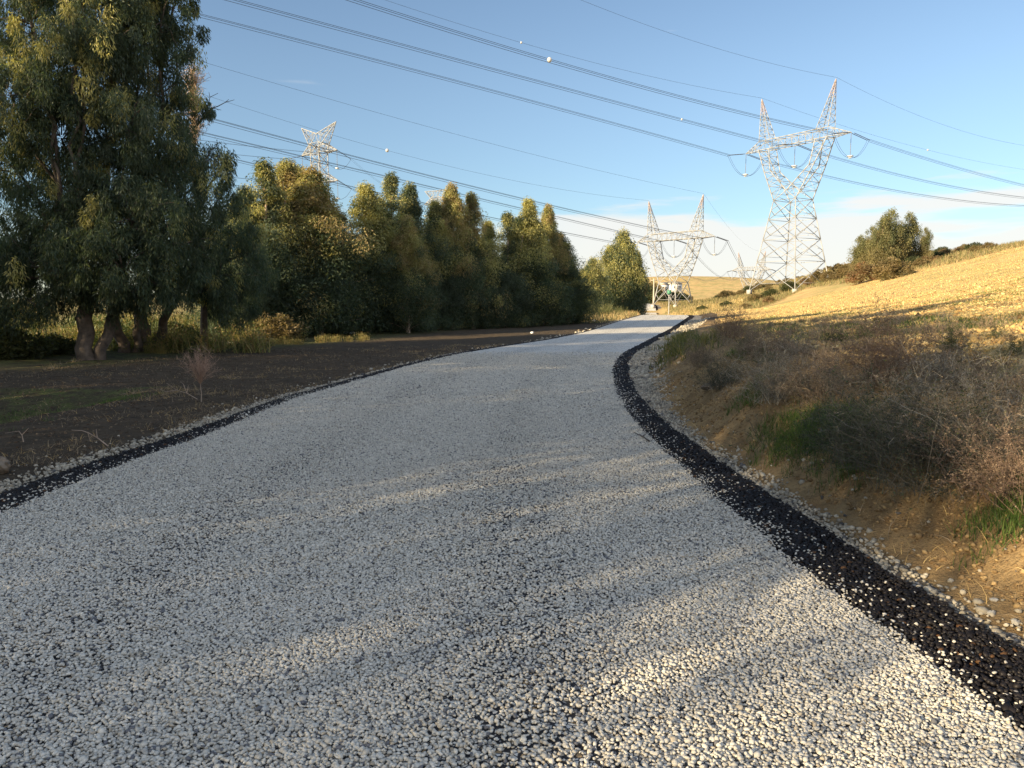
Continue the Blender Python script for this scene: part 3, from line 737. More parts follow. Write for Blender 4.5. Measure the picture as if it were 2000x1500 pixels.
protoS = [spire_tree('spire%d' % k, 9.5, 1.9, 290, 200, .16, .036, p, stems=s) for k, (p, s) in enumerate([
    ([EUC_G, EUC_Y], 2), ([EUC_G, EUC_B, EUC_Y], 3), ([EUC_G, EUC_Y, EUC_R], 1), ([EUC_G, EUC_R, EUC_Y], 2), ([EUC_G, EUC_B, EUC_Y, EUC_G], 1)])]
Dx = ([380, 480, 640, 800, 1000, 1110], [29, 33, 37.5, 42.5, 50, 57])
row = [  # px,py of the tip, width factor, prototype, depth shift, label
    (507, 326, 1.0, 1, 0, 'greyish green tree at the near end of the row, directly right of the big eucalypts'),
    (481, 372, .8, 4, .8, 'dark green tree between the big crown and the near end of the row'),
    (531, 362, .7, 0, 1.2, 'green tree filling the gap right of the greyish near end tree'),
    (554, 321, 1.05, 3, 1, 'tall tree with rusty brown tip left of the pylon with leaning horns'),
    (584, 333, .8, 3, 2.5, 'thin grey tipped tree squeezed between the two rusty crowned trees'),
    (617, 340, 1.2, 2, -.5, 'broad rusty gold crowned tree hiding the foot of the double armed pylon'),
    (668, 424, 1.2, 1, 1, 'low grey green tree filling the notch right of the broad rusty crown'),
    (719, 368, 1.1, 0, 0, 'pale green tree with rounded shoulders just right of the low notch'),
    (768, 350, .95, 1, .5, 'tallest pale green spire in the middle of the row'),
    (804, 366, .85, 4, 1.5, 'green spire touching the right side of the tallest pale spire'),
    (794, 431, .7, 2, -2.5, 'shorter golden tree standing forward of the row with sunlit lower foliage'),
    (850, 399, .95, 0, 1, 'pale tree in front of the half hidden distant pylon horns'),
    (881, 370, .8, 2, .5, 'slim brownish spire directly right of the distant pylon horns'),
    (923, 384, .75, 3, 0, 'narrow golden brown spire standing clear with sky on both sides'),
    (951, 438, .8, 0, 1, 'short pale yellow green tree between the clear spire and the wider tops'),
    (986, 424, .95, 1, 1, 'soft green topped tree left of the last tall twin spires'),
    (1009, 431, .7, 4, 2, 'small brownish tip just left of the last tall spire'),
    (1034, 396, 1.0, 0, -.5, 'tall golden spire near the far end of the row'),
    (1067, 408, .75, 2, 1, 'thin golden tip joined to the right of the last tall spire'),
    (1091, 459, .9, 4, 1, 'dark green tree stepping down at the far end of the row'),
    (1109, 522, .85, 4, -1, 'lowest dark tree closing the far end of the row beside the road'),
]
for (px, py, wd, pr, dd, lab) in row:
    D = float(np.interp(px, *Dx)) + dd + 1.5
    p = T(px, py, D); zb = tz(p[0], D); H = p[2] - zb + .1
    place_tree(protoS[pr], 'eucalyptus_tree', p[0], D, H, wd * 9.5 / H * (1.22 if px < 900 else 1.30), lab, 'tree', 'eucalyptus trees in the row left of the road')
# filler stand behind the row (a wood that reads as one mass)
protoF = spire_tree('backing', 8, 2.4, 110, 75, .22, .06, [EUC_G, EUC_B], stems=2, shape='round')
def mass(name, specs, label, cat):
    bits = []
    for (pr, x, y, H, wd) in specs:
        me = pr[0]; n = len(me.vertices); V = np.empty(n * 3, np.float32); me.vertices.foreach_get('co', V); V = V.reshape(-1, 3).astype(float)
        Cc = np.empty(n * 4, np.float32); me.attributes['col'].data.foreach_get('color', Cc); Fv = np.empty(len(me.loops), np.int32); me.loops.foreach_get('vertex_index', Fv)
        rz = rng.uniform(0, 6.28); c, s_ = math.cos(rz), math.sin(rz); s = H / pr[2]
        V = np.stack([(V[:, 0] * c - V[:, 1] * s_) * s * wd + x, (V[:, 0] * s_ + V[:, 1] * c) * s * wd + y, V[:, 2] * s + tz(x, y) - .05], 1)
        bits.append((V, Fv.reshape(-1, 4), Cc.reshape(-1, 4)[:, :3]))
    return stuff(name, bits, M['leaf'], label, cat)
sp_ = []
for px in np.arange(440, 1125, 26):
    D = float(np.interp(px, *Dx)); 
    for dd, hh in ((4.2, .62), (.6, .40)):
        p = T(px + rng.uniform(-8, 8), 590, D + dd + rng.uniform(-.5, .5)); sp_.append((protoF, p[0], p[1], 8.2 * hh * rng.uniform(.85, 1.15), 1.15))
mass('undergrowth', sp_, 'dense dark green undergrowth filling the tree row to the ground', 'undergrowth')

# the lone pair at the bend
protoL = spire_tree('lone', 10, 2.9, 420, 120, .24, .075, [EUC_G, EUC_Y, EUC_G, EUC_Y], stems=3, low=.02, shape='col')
def tip_tree(px, py, D, proto, wd, label, group=None, name='eucalyptus_tree', hpx=None):
    p = T(px, py, D); zb = tz(p[0], D); return place_tree(proto, name, p[0], D, p[2] - zb, wd, label, 'tree', group)
tip_tree(1216, 456, 108, protoL, 1.05, 'broad tall olive green tree standing alone left of the smaller pylon', None)
tip_tree(1246, 495, 110, protoS[4], .75, 'slim dark tree hugging the right side of the lone tall tree', None)
tip_tree(1156, 508, 100, protoL, 1.15, 'shorter sunlit tree left of the lone tall tree at the road bend', None)
# far-off hill trees
protoH = spire_tree('hilltree', 13, 3.9, 230, 80, .42, .14, [[(.21, .18, .085), (.25, .21, .10)], [(.19, .18, .08)], [(.14, .15, .07)]], stems=4, low=.03, shape='round')
hg = 'trees in the clump on the hill'
for (px, py, D, wd, lab) in ((1745, 412, 148, .95, 'tallest olive brown tree at the middle of the hill clump'), (1703, 445, 150, .85, 'rounded olive tree on the left flank of the hill clump'),
        (1775, 418, 152, .85, 'tall dense tree on the right side of the hill clump'), (1723, 428, 146, .8, 'olive tree joining the left flank to the middle of the hill clump'),
        (1681, 462, 152, .8, 'small sparse tree at the far left of the hill clump'), (1808, 446, 150, .7, 'narrow bluish tree standing apart at the right of the hill clump')):
    tip_tree(px, py, D - 14, protoH, wd, lab, hg, 'hill_tree')

# shrubs: hill brush, lone shrubs, reeds
def shrub_mesh(name, Rr, H, per, n, ll, lw, pals):
    a = rng.uniform(0, 6.283, n); r = Rr * rng.uniform(0, 1, n) ** .6; z = H * rng.uniform(.08, .9, n) * np.sqrt(np.clip(1 - (r / Rr) ** 2 * .75, 0, 1))
    cen = np.stack([r * np.cos(a), r * np.sin(a), z], 1); rad = np.stack([np.full(n, Rr * .25)] * 2 + [np.full(n, H * .2)], 1) * rng.uniform(.6, 1.2, (n, 1))
    v, f, c = leaves_at(cen, rad, per, ll, lw, pals, -.2); me = npmesh(name, v, f, False, {'col': c}); me.materials.append(M['leaf']); return me
SH_O = shrub_mesh('olive_shrub', 1.5, 1.7, 70, 60, .20, .09, [[(.17, .14, .065)], [(.24, .18, .09)]])
SH_G = shrub_mesh('green_shrub', 1.5, 1.6, 70, 60, .20, .09, [[(.07, .08, .035)], [(.09, .10, .04)]])
SH_R = shrub_mesh('russet_shrub', 1.4, 1.7, 70, 60, .20, .07, [[(.24, .14, .075)], [(.20, .15, .075)]])
shr = [(1692, 552, SH_R, 2.6, 'large russet shrub at the field margin left of the hill clump'), (1745, 545, SH_O, 2.3, 'olive shrub at the foot of the hill clump'),
    (1790, 523, SH_G, 1.6, 'dark green shrub under the right side of the hill clump'), (1838, 496, SH_G, 1.25, 'small round green bush on the skyline right of the hill clump'),
    (1905, 490, SH_G, 1.4, 'flat dark green bush on the skyline near the right border'), (1880, 492, SH_O, 1.0, 'low olive bush touching the flat dark skyline bush'),
    (1580, 556, SH_R, 1.0, 'low russet shrub right of the nearest pylon footing'), (1620, 548, SH_O, 1.6, 'olive shrub right of the big pylon base'),
    (1655, 540, SH_O, 1.9, 'olive brown shrub midway from pylon to hill clump'), (1505, 548, SH_G, 1.5, 'dark green shrub seen through the left legs of the big pylon'),
    (1545, 545, SH_G, 1.6, 'dark green shrub in the middle of the big pylon base'), (1600, 535, SH_O, 1.6, 'olive shrub behind the right legs of the big pylon'),
    (1640, 528, SH_O, 1.7, 'scrubby olive bush high on the ridge left of the hill clump'), (1372, 606, SH_G, .9, 'green weedy clump beside the road bend below the slope'),
    (1475, 556, SH_O, 1.3, 'olive bush at the left foot of the big pylon'), (1420, 562, SH_G, 1.2, 'low green bush on the slope between the two pylons'),
    (25, 700, SH_G, .85, 'dark leafy bush at the left border below the big crown'), (345, 672, SH_G, .8, 'dark leafy bush just right of the three big trunks'),
    (540, 668, SH_O, .95, 'olive leafy bush at the foot of the near end of the row'), (110, 690, SH_G, .6, 'small dark bush left of the stout pale trunk')]
sp2 = at_px([(a, b) for a, b, *_ in shr])
for (q, (a, b, me, sc, lab)) in zip(sp2, shr):
    D = min(q[1], 165); 
    if D < q[1]: q = np.array([ray(a, b)[0] * D / ray(a, b)[1], D])
    f_ = sc * (.75 if a != 1372 else .9)
    o = link('shrub', me); o.location = (q[0], q[1], tz(*q) - .1); o.scale = (f_, f_, f_); o.rotation_euler[2] = rng.uniform(0, 6)
    tag(o, lab, 'shrub', 'shrubs on the slope around the big pylon' if a > 1372 else None)
# scrub along the ridge, one mass
bits = []
def shrub_mass(specs):
    for me, x, y, s in specs:
        n = len(me.vertices); V = np.empty(n * 3, np.float32); me.vertices.foreach_get('co', V); V = V.reshape(-1, 3).astype(float)
        Cc = np.empty(n * 4, np.float32); me.attributes['col'].data.foreach_get('color', Cc); Fv = np.empty(len(me.loops), np.int32); me.loops.foreach_get('vertex_index', Fv)
        bits.append((V * s + (x, y, tz(x, y) - .2), Fv.reshape(-1, 4), Cc.reshape(-1, 4)[:, :3]))
sp3 = []
for k in range(80):
    t = rng.uniform(.30, .62); y0 = float(np.interp(t, [.2, .30, .38, .48, .567, .667, .8], [60, 125, 158, 122, 110, 106, 104])); yy = y0 + 6 + 75 * rng.uniform() ** 1.2
    sp3.append(((SH_O, SH_G, SH_O, SH_R)[k % 4], t * yy, yy, rng.uniform(.35, .95)))
for k in range(46):   # dark trees and hedges at the valley end
    yy = rng.uniform(245, 330); px = rng.uniform(1180, 1345); sp3.append((SH_G if k % 3 else SH_O, (px - 1000) / 1500 * yy, yy, rng.uniform(1.4, 2.6) * np.interp(px, [1180, 1265, 1290, 1345], [2.2, 1.9, 1.0, .8])))
for k in range(40):
    yy = rng.uniform(225, 300); px = rng.uniform(1400, 1560); sp3.append(((SH_G, SH_O, SH_O)[k % 3], (px - 1000) / 1500 * yy, yy, rng.uniform(.6, 1.7)))
shrub_mass(sp3)
stuff('ridge_scrub', bits, M['leaf'], 'mixed olive and brown scrub along the ridge and valley end', 'scrub')

# reeds and sunny weeds under the trees
def clump_mesh(name, n, H, Rr, w, cols, leafn=0):
    P0 = np.zeros((n, 3)); P0[:, :2] = rng.normal(0, Rr, (n, 2)); st = walk(P0, up_dirs(n, .3), rng.uniform(.5, 1.1, n) * H, 5, .1, .12)
    out = [ribbons(st, np.full(n, w), pick(cols, n), .2)]
    if leafn:
        i = rng.integers(0, n, leafn); P = st[i, rng.integers(1, 6, leafn)]; out.append(diamonds(P, rng.normal(0, 1, (leafn, 3)) + (0, 0, .2), rng.uniform(.06, .16, leafn), rng.uniform(.02, .05, leafn), pick(cols, leafn)))
    v, f, c = join(out); me = npmesh(name, v, f, False, {'col': c}); me.materials.append(M['grass']); return me
WEED = clump_mesh('weed', 90, 1.0, .3, .03, [(.22, .22, .06), (.14, .16, .045), (.30, .25, .09), (.26, .17, .08)], 500)
WEED2 = clump_mesh('weed_b', 60, .8, .5, .03, [(.07, .10, .03), (.10, .13, .04), (.13, .12, .05), (.05, .07, .025)], 1400)
REED = clump_mesh('reed', 120, 2.2, .5, .06, [(.12, .13, .045), (.17, .16, .06), (.09, .10, .035)], 500)
bits = []
def add_clumps(specs):
    for me, x, y, s in specs:
        n = len(me.vertices); V = np.empty(n * 3, np.float32); me.vertices.foreach_get('co', V); V = V.reshape(-1, 3).astype(float)
        Cc = np.empty(n * 4, np.float32); me.attributes['col'].data.foreach_get('color', Cc); Fv = np.empty(len(me.loops), np.int32); me.loops.foreach_get('vertex_index', Fv)
        bits.append((V * s + (x, y, tz(x, y) - .05), Fv.reshape(-1, 4), Cc.reshape(-1, 4)[:, :3]))
sp4 = []
for k in range(110):
    yy = rng.uniform(25, 44); px = rng.uniform(-60, 520); sp4.append(((WEED, WEED2)[k % 2], (px - 1000) / 1500 * yy, yy, rng.uniform(.35, 1.1)))
for k in range(50):
    px = rng.uniform(300, 720); yy = float(np.interp(px, [300, 480, 720], [24.5, 28, 33])) + rng.uniform(0, 2); sp4.append((WEED, (px - 1000) / 1500 * yy, yy, rng.uniform(.15, .42)))
for k in range(30):
    px = rng.uniform(1105, 1215); yy = float(np.interp(px, [1105, 1215], [66, 84])) + rng.uniform(0, 5); sp4.append((REED, (px - 1000) / 1500 * yy, yy, rng.uniform(.35, .8)))
add_clumps(sp4)
stuff('weeds_and_reeds', bits, M['grass'], 'yellow green weeds and reeds growing under and behind the trees', 'weeds')

# ------------------------------------------------------------------ the three big eucalypts at the left and their neighbours
def big_tree(x, y, lobes, trunk_r, label, forks, pals, per=185, ll=.15, lw=.026, dens=1.0, lean=(0, 0), group=None, name='big_eucalyptus', bare=None):
    zb = tz(x, y) - .1; e = empty(name, (x, y, zb)); tag(e, label, 'tree', group)
    tr = MB(); loc = np.array([x, y, zb]); fk = np.array([lean[0], lean[1], forks])
    n = 7; t = np.linspace(0, 1, n)[:, None]; P = fk * t; P[1:-1, :2] += rng.normal(0, .06, (n - 2, 2))
    tr.tube(P, np.interp(t[:, 0], [0, .08, .3, 1], [trunk_r * 1.25, trunk_r * 1.05, trunk_r, trunk_r * .8]), 10); tr.tube(P + np.linspace(.0, 1, n)[:, None] * (.8, .2, 0) + (.28, .1, -.03), np.linspace(trunk_r * .8, trunk_r * .5, n), 9)
    cen = []; rad = []
    for (lx, ly, lz, lr, lh) in lobes:
        c = np.array([lx, ly, lz]) - loc
        limb(tr, fk, c, trunk_r * .30, .03, 7, 9, .03, .035)
        m = int(dens * 27 * lr * lr * lh / 1.6) + 8
        d = rng.normal(0, 1, (m, 3)); d /= np.linalg.norm(d, axis=1, keepdims=True); d *= rng.uniform(.1, 1, (m, 1)) ** .5
        q = c + d * (lr, lr, lh); cen.append(q); s0 = rng.uniform(.14, .34, m); rad.append(np.stack([s0, s0, s0 * rng.uniform(1.2, 2.1, m)], 1))
        for j in range(0, m, 5): limb(tr, c + (q[j] - c) * .12, q[j] + (0, 0, s0[j]), .022, .006, 4, 5, -.08, .07)
    cen = np.concatenate(cen); rad = np.concatenate(rad)
    v, f, c = leaves_at(cen, rad, per, ll, lw, pals, 1.2, .10 + .6 * sst((cen[:, 2] - 4.0) / 4))  # yellower up the crown: young leaves plus a sunlit top put into the colour
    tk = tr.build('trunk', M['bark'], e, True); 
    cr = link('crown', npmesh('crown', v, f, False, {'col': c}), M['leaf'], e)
    return e
def lb(px, py, D, r, h): p = T(px, py, D); return (p[0], D, p[2], r, h)
gA = at_px([(172, 703), (243, 690), (284, 686)])
palB = [EUC_G, EUC_G, EUC_Y, EUC_B, EUC_G]
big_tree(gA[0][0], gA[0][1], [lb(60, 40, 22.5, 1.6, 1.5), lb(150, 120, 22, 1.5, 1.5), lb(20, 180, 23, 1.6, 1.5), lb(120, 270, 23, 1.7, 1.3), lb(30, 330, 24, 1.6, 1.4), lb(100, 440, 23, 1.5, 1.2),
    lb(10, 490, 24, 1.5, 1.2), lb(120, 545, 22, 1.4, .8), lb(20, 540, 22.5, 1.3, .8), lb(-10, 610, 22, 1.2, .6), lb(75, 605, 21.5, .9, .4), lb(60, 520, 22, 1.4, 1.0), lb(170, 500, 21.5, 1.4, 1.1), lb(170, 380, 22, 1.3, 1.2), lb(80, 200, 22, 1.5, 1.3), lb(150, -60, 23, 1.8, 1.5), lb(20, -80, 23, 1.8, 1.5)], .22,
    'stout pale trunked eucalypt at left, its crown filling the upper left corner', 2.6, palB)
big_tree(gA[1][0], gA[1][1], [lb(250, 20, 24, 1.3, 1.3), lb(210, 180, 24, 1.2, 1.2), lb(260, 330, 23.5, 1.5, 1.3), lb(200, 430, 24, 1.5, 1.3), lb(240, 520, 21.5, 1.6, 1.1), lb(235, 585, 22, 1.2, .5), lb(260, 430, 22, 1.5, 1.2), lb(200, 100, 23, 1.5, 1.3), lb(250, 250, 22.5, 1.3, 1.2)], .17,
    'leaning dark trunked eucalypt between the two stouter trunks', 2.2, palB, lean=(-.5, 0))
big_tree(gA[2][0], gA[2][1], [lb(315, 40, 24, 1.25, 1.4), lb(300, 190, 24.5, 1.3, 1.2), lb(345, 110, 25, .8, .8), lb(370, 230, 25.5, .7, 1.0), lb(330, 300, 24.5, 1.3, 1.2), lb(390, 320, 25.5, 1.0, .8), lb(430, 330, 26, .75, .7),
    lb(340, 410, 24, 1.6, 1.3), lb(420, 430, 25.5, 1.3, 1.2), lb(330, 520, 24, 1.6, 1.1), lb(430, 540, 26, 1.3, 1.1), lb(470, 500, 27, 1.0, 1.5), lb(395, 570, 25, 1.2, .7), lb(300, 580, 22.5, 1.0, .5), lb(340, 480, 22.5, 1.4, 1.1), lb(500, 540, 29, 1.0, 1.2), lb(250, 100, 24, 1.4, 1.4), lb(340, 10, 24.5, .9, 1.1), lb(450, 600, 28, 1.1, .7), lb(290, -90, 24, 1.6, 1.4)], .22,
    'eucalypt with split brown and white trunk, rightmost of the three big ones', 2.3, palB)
# trees in the same stand, left of and behind the camera: they throw the shade over road and bank
protoT = spire_tree('tall', 13, 2.7, 120, 72, .26, .075, [EUC_G, EUC_Y, EUC_G], stems=3, low=.12, shape='round')
side = [(-20, 20.5, 9.5), (-19.5, 16.8, 9.5), (-16, 13.5, 12.5), (-20.5, 11.0, 16), (-16, 8.2, 16.5), (-20.5, 5.5, 16.5), (-15.5, 3.0, 14.5), (-20, .5, 13.5), (-15.5, -1.8, 12.5), (-20, -4.5, 13), (-15.5, -6.8, 12), (-20.5, -9.5, 12.5), (-15.5, -12.0, 11.5), (-11, -14, 9.5),
        (-25, 12, 15), (-25, 5, 16.5), (-25, -1.5, 13), (-25, -8, 12.5), (-24, 16, 11), (-19, -15, 12), (-14.5, -18, 11), (-9.5, -19, 10), (-24, -14, 11.5), (-15.8, .6, 11), (-15.8, -4.3, 10.5), (-13, -15.6, 9.5), (-15.8, 5.6, 11), (-30, -3, 13), (-30, -11, 13), (-30, 4, 13)]
for (x, y, h) in side:
    place_tree(protoT, 'eucalyptus_tree', x, y, h, .95, 'tall eucalypt of the same stand, beyond the left border of the photo', 'tree', 'eucalypts beyond the left border')

# bare branch and dead rusty top beside the big crown
def twig_thing(name, x, y, z, H, n, cols, lab, cat, wid=.02, spread=.3, fan=None, depth=1):
    e = link(name, None) if False else None
    P0 = np.zeros((n, 3)); st = walk(P0, up_dirs(n, spread) if fan is None else np.tile(fan, (n, 1)) + rng.normal(0, spread, (n, 3)), rng.uniform(.6, 1.1, n) * H, 7, .12)
    out = [ribbons(st, np.full(n, wid), pick(cols, n), .3)]
    nb = n * 6 * depth; i = rng.integers(0, n, nb); j = rng.integers(2, 8, nb)
    b1 = walk(st[i, j], rng.normal(0, .6, (nb, 3)) + (0, 0, .5), rng.uniform(.1, .4, nb) * H, 4, .2); out.append(ribbons(b1, np.full(nb, wid * .5), pick(cols, nb), .3))
    nb2 = nb * 3; i = rng.integers(0, nb, nb2); b2 = walk(b1[i, rng.integers(1, 5, nb2)], rng.normal(0, .7, (nb2, 3)) + (0, 0, .4), rng.uniform(.05, .15, nb2) * H, 2, .2); out.append(ribbons(b2, np.full(nb2, wid * .3), pick(cols, nb2), .4))
    v, f, c = join(out); o = link(name, npmesh(name, v, f, False, {'col': c}), M['twig']); o.location = (x, y, z)
    return tag(o, lab, cat)
# dead tree whose rusty top shows right of the big crown
p = T(375, 140, 27.5); zb = tz(p[0], 27.5)
e = empty('dead_tree', (p[0], 27.5, zb)); tag(e, 'dead tree with a fuzzy rusty brown top beside the big crown', 'dead tree')
mb = MB(); mb.tube([(0, 0, 0), (.15, 0, 3), (-.1, 0, 6), (0, 0, p[2] - zb - .6)], [.14, .10, .06, .02], 6); mb.build('trunk', M['bark'], e)
n = 260; P0 = np.zeros((n, 3)); P0[:, 2] = rng.uniform(p[2] - zb - 2.6, p[2] - zb - .2, n); st = walk(P0, up_dirs(n, .55), rng.uniform(.3, .9, n), 5, .15)
out = [ribbons(st, np.full(n, .022), pick([(.42, .31, .21), (.5, .38, .27), (.36, .27, .19)], n), .3)]
nb = 2600; i = rng.integers(0, n, nb); b1 = walk(st[i, rng.integers(1, 6, nb)], rng.normal(0, .6, (nb, 3)) + (0, 0, .4), rng.uniform(.08, .3, nb), 2, .2); out.append(ribbons(b1, np.full(nb, .013), pick([(.48, .36, .25), (.55, .42, .3)], nb), .4))
v, f, c = join(out); link('dead_twigs', npmesh('dead_twigs', v, f, False, {'col': c}), M['twig'], e)
# bare crooked branch
q0 = T(385, 245, 26); mb = MB()
def bpt(px, py, D=26): return T(px, py, D) - q0
for pts, r0 in (([(385,245),(395,232),(404,222),(412,212),(425,208),(440,200),(458,195)], .035), ([(395,232),(402,214),(408,200),(410,190),(426,182)], .022), ([(404,222),(400,205),(406,196)], .014), ([(412,212),(420,212),(432,215)], .014), ([(410,190),(408,180)], .01), ([(440,200),(447,194)], .01), ([(402,214),(396,206)],.01)):
    mb.tube([bpt(*a) for a in pts], np.linspace(r0, .007, len(pts)), 5)
o = mb.build('bare_branch', M['bark']); o.location = q0
tag(o, 'bare crooked branch poking out against the sky right of the big crown', 'branch')

# ------------------------------------------------------------------ small things on the left strip and road
g1 = at_px([(393, 788)])[0]
o = twig_thing('dead_sapling', g1[0], g1[1], tz(*g1) - .02, .52, 60, [(.38, .25, .18), (.48, .33, .24)], 'small dead reddish sapling standing on the dirt strip', 'sapling', .009, .36)
mb = MB(); 
o.location[2] += .36
o2 = o; e = empty('sapling', (g1[0], g1[1], tz(*g1) - .02)); 
tag(e, 'small dead reddish brown sapling with one thin stem on the dirt strip', 'sapling')
for k_ in ('label', 'category'): del o2[k_]
o2.name = 'twigs'; o2.parent = e; o2.location = (0, 0, .30)
mb.tube([(0, 0, 0), (.01, 0, .15), (-.01, .01, .34)], [.010, .008, .006], 5); mb.build('stem', M['pale_bark'], e)
def twig(pts, r, lab, name='fallen_twig'):
    g = at_px([pts[0]])[0]; P = [T(a, b, g[1] + 0.0 * i) - np.array([g[0], g[1], tz(*g)]) for i, (a, b) in enumerate(pts)]
    mb = MB(); mb.tube(P, np.linspace(r, r * .35, len(P)), 5); return mb, g
for pts_list, r, lab in (
    ([[(386,780),(365,768),(345,762),(325,748)], [(365,768),(358,750),(352,745)], [(345,762),(325,765),(312,760)], [(365,768),(368,752)]], .006, 'leafless twig leaning left at the foot of the dead sapling'),
    ([[(212,872),(190,855),(172,845),(160,841),(140,840)], [(172,845),(176,862)], [(190,855),(188,838)]], .008, 'pale forked twig lying by the left gravel edge'),
    ([[(47,868),(43,850),(37,842),(10,846)], [(43,850),(56,836)]], .007, 'pale forked twig at the ditch by the left border'),
    ([[(1268,862),(1255,853),(1238,845)], [(1255,853),(1262,848)]], .010, 'dark stick lying across the bitumen edge onto the chips')):
    g = at_px([pts_list[0][0]])[0]; z0 = tz(*g) if g[0] < 0 else .03; mb = MB()
    lie = g[0] > 0
    for pts in pts_list:
        if lie: P = [np.array([*G(a, b, .03), .035]) - (g[0], g[1], z0) for (a, b) in pts]
        else: P = [T(a, b, g[1]) - np.array([g[0], g[1], z0]) for (a, b) in pts]
        mb.tube(P, np.linspace(r, r * .35, len(P)), 5)
    o = mb.build('fallen_twig', M['bark'] if lie else M['pale_bark']); o.location = (g[0], g[1], z0); tag(o, lab, 'twig')
# white plastic litter, stones
def blob(name, px, py, size, mat, lab, cat, sz=(1, .8, .6)):
    g = at_px([(px, py)])[0]; n = 1
    me = bpy.data.meshes.new(name); import bmesh
    bm = bmesh.new(); bmesh.ops.create_icosphere(bm, subdivisions=3, radius=size / 2)
    sd = rng.uniform(0, 50)
    for v in bm.verts:
        q = v.co / size * 3; d = 1 + .30 * float(vnoise([q.x * 1.5 + sd], [q.y * 1.5 + q.z])[0]) + .12 * float(vnoise([q.x * 4 + sd], [q.z * 4 + q.y])[0])
        v.co = Vector((v.co.x * sz[0] * d, v.co.y * sz[1] * d, v.co.z * sz[2] * d))
    bm.to_mesh(me); bm.free(); o = link(name, me, mat); o.location = (g[0], g[1], tz(*g) + size * sz[2] * .3); return tag(o, lab, cat)
blob('plastic_scrap', 448, 674, .26, M['plastic'], 'crumpled white plastic scrap at the far edge of the dirt strip below the trees', 'litter', (1.1, .6, .5))
blob('plastic_scrap', 1039, 652, .2, M['plastic'], 'white scrap lying in the shade at the far end of the tree row', 'litter', (1, .6, .6))
blob('plastic_scrap', 1163, 628, .4, M['plastic'], 'small white scrap by the road edge before the lone trees', 'litter', (1, .6, .5))
blob('plastic_scrap', 685, 653, .5, M['plastic'], 'pale scrap half hidden in weeds at the foot of the row', 'litter', (1.2, .6, .3))
blob('stone', -8, 930, .26, M['rock'], 'rounded brown stone at the left border beside the gravel', 'stone', (1, .8, .7))
blob('stone', 1385, 770, .18, M['rock'], 'ochre stone capping the clay mound on the bank', 'stone', (1.4, .9, .6))
blob('stone', 1897, 778, .075, M['concrete'], 'pale round stone right of its brown neighbour up the bank', 'stone')
blob('stone', 1873, 778, .08, M['rock'], 'brown stone left of its pale neighbour up the bank', 'stone')
for (px, py, s, lab) in ((1940, 1190, .035, 'pale pebble at the top of the loose gravel, lower right'), (1935, 1215, .032, 'cream pebble below the topmost pebble, lower right'), (1982, 1240, .035, 'whitish pebble nearest the right border at the bank foot')):
    blob('pebble', px, py, s * 1.3, M['concrete'], lab, 'pebble')

# ------------------------------------------------------------------ pylons
def lerp(a, b, t): return np.asarray(a) * (1 - t) + np.asarray(b) * t
def chord(pts, ts, zf):
    pts = np.array(pts, float); L = np.concatenate([[0], np.cumsum(np.linalg.norm(np.diff(pts, axis=0), axis=1))]); L /= L[-1]
    return np.stack([np.interp(ts, L, pts[:, i]) for i in range(3)], 1)
def cage(mb, chords, n, wl_, wb, closed=True, x=True, sub=False, power=1.0, horiz=True):
    ts = np.linspace(0, 1, n + 1) ** power; Cs = [chord(c, ts, 0) for c in chords]
    for c in Cs:
        for i in range(n): mb.beam(c[i], c[i + 1], wl_)
    m = len(Cs)
    for q in range(m if closed else m - 1):
        A, B = Cs[q], Cs[(q + 1) % m]
        for i in range(n):
            if horiz and (i or not closed): mb.beam(A[i], B[i], wb)
            if x:
                mb.beam(A[i], B[i + 1], wb); mb.beam(B[i], A[i + 1], wb)
                if sub:
                    c_ = (A[i] + B[i + 1] + B[i] + A[i + 1]) / 4
                    for (s0, s1) in ((A[i], A[i + 1]), (B[i], B[i + 1])):
                        mb.beam((s0 + s1) / 2, (s0 + c_) / 2, wb * .7); mb.beam((s0 + s1) / 2, (s1 + c_) / 2, wb * .7); 
                    mb.beam((A[i] + c_) / 2, (B[i] + c_) / 2, wb * .7)
            else:
                if i % 2: mb.beam(A[i], B[i + 1], wb)
                else: mb.beam(B[i], A[i + 1], wb)
        mb.beam(A[n], B[n], wb)
ZW, ZC = 0.0, 11.4         # waist level and crossarm soffit above it
